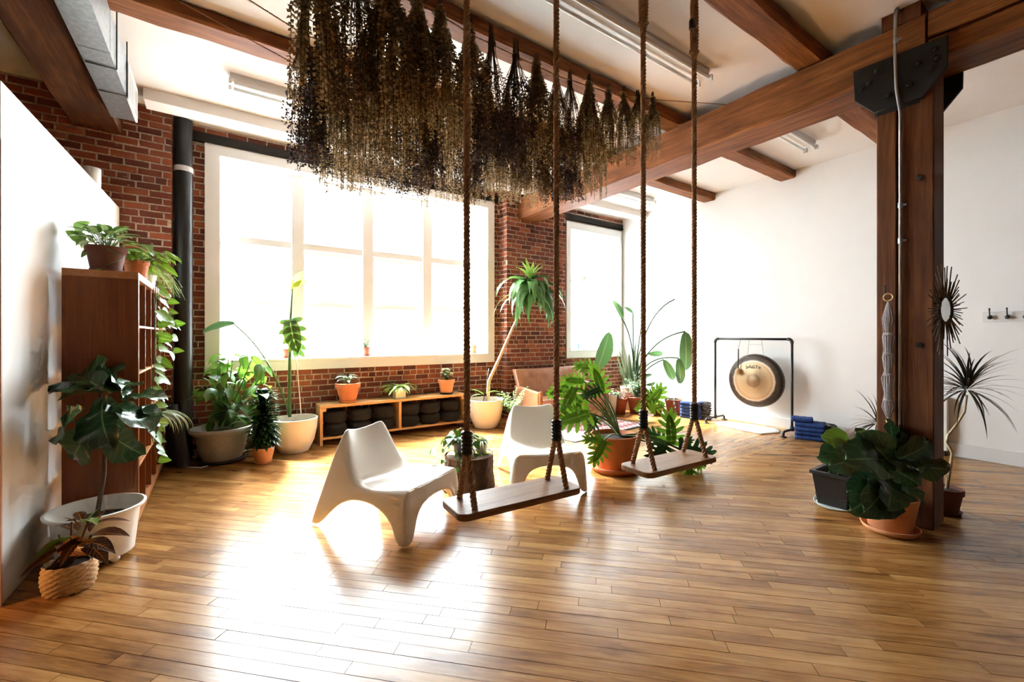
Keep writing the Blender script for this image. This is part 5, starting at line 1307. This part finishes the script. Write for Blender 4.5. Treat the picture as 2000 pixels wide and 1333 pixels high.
# ------------------------------------------------------------------ dried bunches on the three ropes
def dmat(name, a, b):
    m, t, p = newmat(name); r = nd(t, 'ShaderNodeNewGeometry').outputs['Random Per Island']
    t.links.new(mixc(t, r, a, b), p.inputs['Base Color']); p.inputs['Roughness'].default_value = .8; p.inputs['Specular IOR Level'].default_value = .25
    tr = nd(t, 'ShaderNodeBsdfTranslucent'); t.links.new(mixc(t, r, a, b), tr.inputs[0]); mx = nd(t, 'ShaderNodeMixShader'); mx.inputs[0].default_value = .45
    t.links.new(p.outputs[0], mx.inputs[1]); t.links.new(tr.outputs[0], mx.inputs[2]); t.links.new(mx.outputs[0], t.nodes['Material Output'].inputs[0]); return m
KINDS = [('olive eucalyptus', dmat('dried_olive_eucalyptus', (.22, .155, .065), (.56, .42, .22)), 0), ('tan eucalyptus', dmat('dried_tan_eucalyptus', (.30, .21, .10), (.68, .53, .31)), 0), ('dark purple statice', dmat('dried_dark_statice', (.085, .062, .062), (.22, .17, .165)), 1), ('brown fern', dmat('dried_brown_stems', (.14, .088, .042), (.36, .24, .125)), 1)]
DST = plain('dried_stalks', (.10, .062, .03), .9, .4, 60)
def bunch_mesh(kind, seed):
    r = random.Random(seed); lf = MB(); st = MB(); thin = KINDS[kind][2]
    ns = 32 if not thin else 38
    for i in range(ns):
        a = r.uniform(0, 6.28); fl = r.uniform(.02, 1)**.6; L = r.uniform(.62, 1.0); rr = .185*fl*(1 if not thin else .8)
        p0 = V((cos(a)*.022*fl, sin(a)*.022*fl, .10+r.uniform(-.03, .05))); p1 = V((cos(a)*.03*fl, sin(a)*.03*fl, -.06)); p2 = V((cos(a)*rr*.9, sin(a)*rr*.9, -.45*L)); p3 = V((cos(a+.2)*rr*1.05, sin(a+.2)*rr*1.05, -L))
        Pq = [p0, p0.lerp(p1, .5)]+bez(p1, p2*.55+p1*.2, p2, 5)+[p2.lerp(p3, k/5)+V((r.uniform(-.006, .006), r.uniform(-.006, .006), 0)) for k in range(1, 6)]
        st.tube(Pq, [.0028]*6+[.0018]*(len(Pq)-6), 3, False)
        start = .07 if not thin else .36
        n = int((1-start)*L/(.0135 if not thin else .008))
        for k in range(n):
            f = start+(1-start)*k/n; x = f*(len(Pq)-1); j = min(int(x), len(Pq)-2); c = Pq[j].lerp(Pq[j+1], x-j)
            if not thin:
                sz = r.uniform(.012, .023)*(1.15-.5*f)
                for s in (0, pi):
                    q = k*1.57+s+r.uniform(-.4, .4); d = V((cos(q), sin(q), r.uniform(-.9, .1))).normalized(); u = d.cross(V((r.uniform(-.4, .4), r.uniform(-.4, .4), 1))).normalized()
                    lf.add([c, c+d*sz*.7+u*sz*.75, c+d*sz*1.7, c+d*sz*.7-u*sz*.75], [(0, 1, 2, 3)])
            else:
                sz = r.uniform(.008, .02); d = V((r.uniform(-1, 1), r.uniform(-1, 1), r.uniform(-1.4, .2))).normalized(); u = d.orthogonal().normalized()
                lf.add([c, c+d*sz+u*sz*.3, c+d*sz*1.6, c+d*sz-u*sz*.3], [(0, 1, 2, 3)])
                if f > .8:
                    e = c+V((r.uniform(-.03, .03), r.uniform(-.03, .03), r.uniform(-.03, .02))); s_ = r.uniform(.005, .011)
                    lf.add([e+V((s_, 0, 0)), e+V((0, s_, 0)), e+V((-s_, 0, 0)), e+V((0, -s_, 0)), e+V((0, 0, s_)), e+V((0, 0, -s_))], [(0,1,4),(1,2,4),(2,3,4),(3,0,4),(1,0,5),(2,1,5),(3,2,5),(0,3,5)])
    tie = MB().lathe([(.026, -.012), (.031, -.006), (.031, .006), (.026, .012)], 12)
    a = lf.mesh('foliage'); a.materials.append(KINDS[kind][1]); b = st.mesh('stalks'); b.materials.append(DST); c = tie.mesh('tie', True); c.materials.append(JUTE)
    return a, b, c
BM = [[bunch_mesh(k, 100+k*10+j) for j in range(3)] for k in range(4)]
r = random.Random(77)
ROPES = [('front', [(-.75, 2.62, 3.80), (.2, 2.56, 3.62), (1.04, 2.53, 3.50), (1.39, 2.5, 3.42), (2.08, 2.45, 3.36), (2.6, 2.42, 3.385), (3.05, 2.41, 3.47), (4.29, 2.394, 3.79)], .45, 3.12, 16, (1.02, .52)),
         ('middle', [(-.75, 3.10, 3.80), (.156, 3.0, 3.43), (.456, 3.0, 3.34), (1.5, 3.0, 3.36), (2.4, 2.95, 3.36), (3.0, 2.92, 3.46), (4.29, 2.89, 3.78)], .48, 2.95, 16, (.92, .68)),
         ('rear', [(-.75, 3.66, 3.80), (-.19, 3.58, 3.63), (.47, 3.55, 3.45), (1.5, 3.5, 3.40), (2.4, 3.42, 3.40), (3.0, 3.38, 3.5), (4.29, 3.3, 3.78)], .6, 2.95, 15, (.86, .72))]
for (nm, P, xa, xb, n, ls) in ROPES:
    m = MB(); rope_into(m, P, .006, .022, 4, .012)
    tag(m.build('drying_rope', ROPE, None, smooth=True), 'thin brown drying rope carrying the %s row of dried bunches' % nm, 'rope')
    for i in range(n):
        x = xa+(xb-xa)*i/(n-1)+r.uniform(-.03, .03)
        for a, b in zip(P, P[1:]):
            if a[0] <= x <= b[0]: k = (x-a[0])/(b[0]-a[0]); y, z = a[1]+(b[1]-a[1])*k, a[2]+(b[2]-a[2])*k
        kd = r.choices((0, 1, 2, 3), (.5, .22, .16, .12))[0]; f = i/(n-1); s = ls[0]+(ls[1]-ls[0])*f; s *= r.uniform(.9, 1.08)
        t = thing('dried_bunch', 'hanging dried %s bunch, %s from the left on the %s rope' % (KINDS[kd][0], ordn[i], nm), 'dried bunch', (x, y+r.uniform(-.01, .01), z-.005), r.uniform(0, 6.28), 'dried bunches on the drying ropes')
        me = r.choice(BM[kd]); 
        for nm2, mm in zip(('foliage', 'stalks', 'tie'), me):
            o = put(nm2, mm, None, t); o.scale = (s*1.05, s*1.05, s)
            if nm2 == 'foliage': o['kind'] = 'stuff'
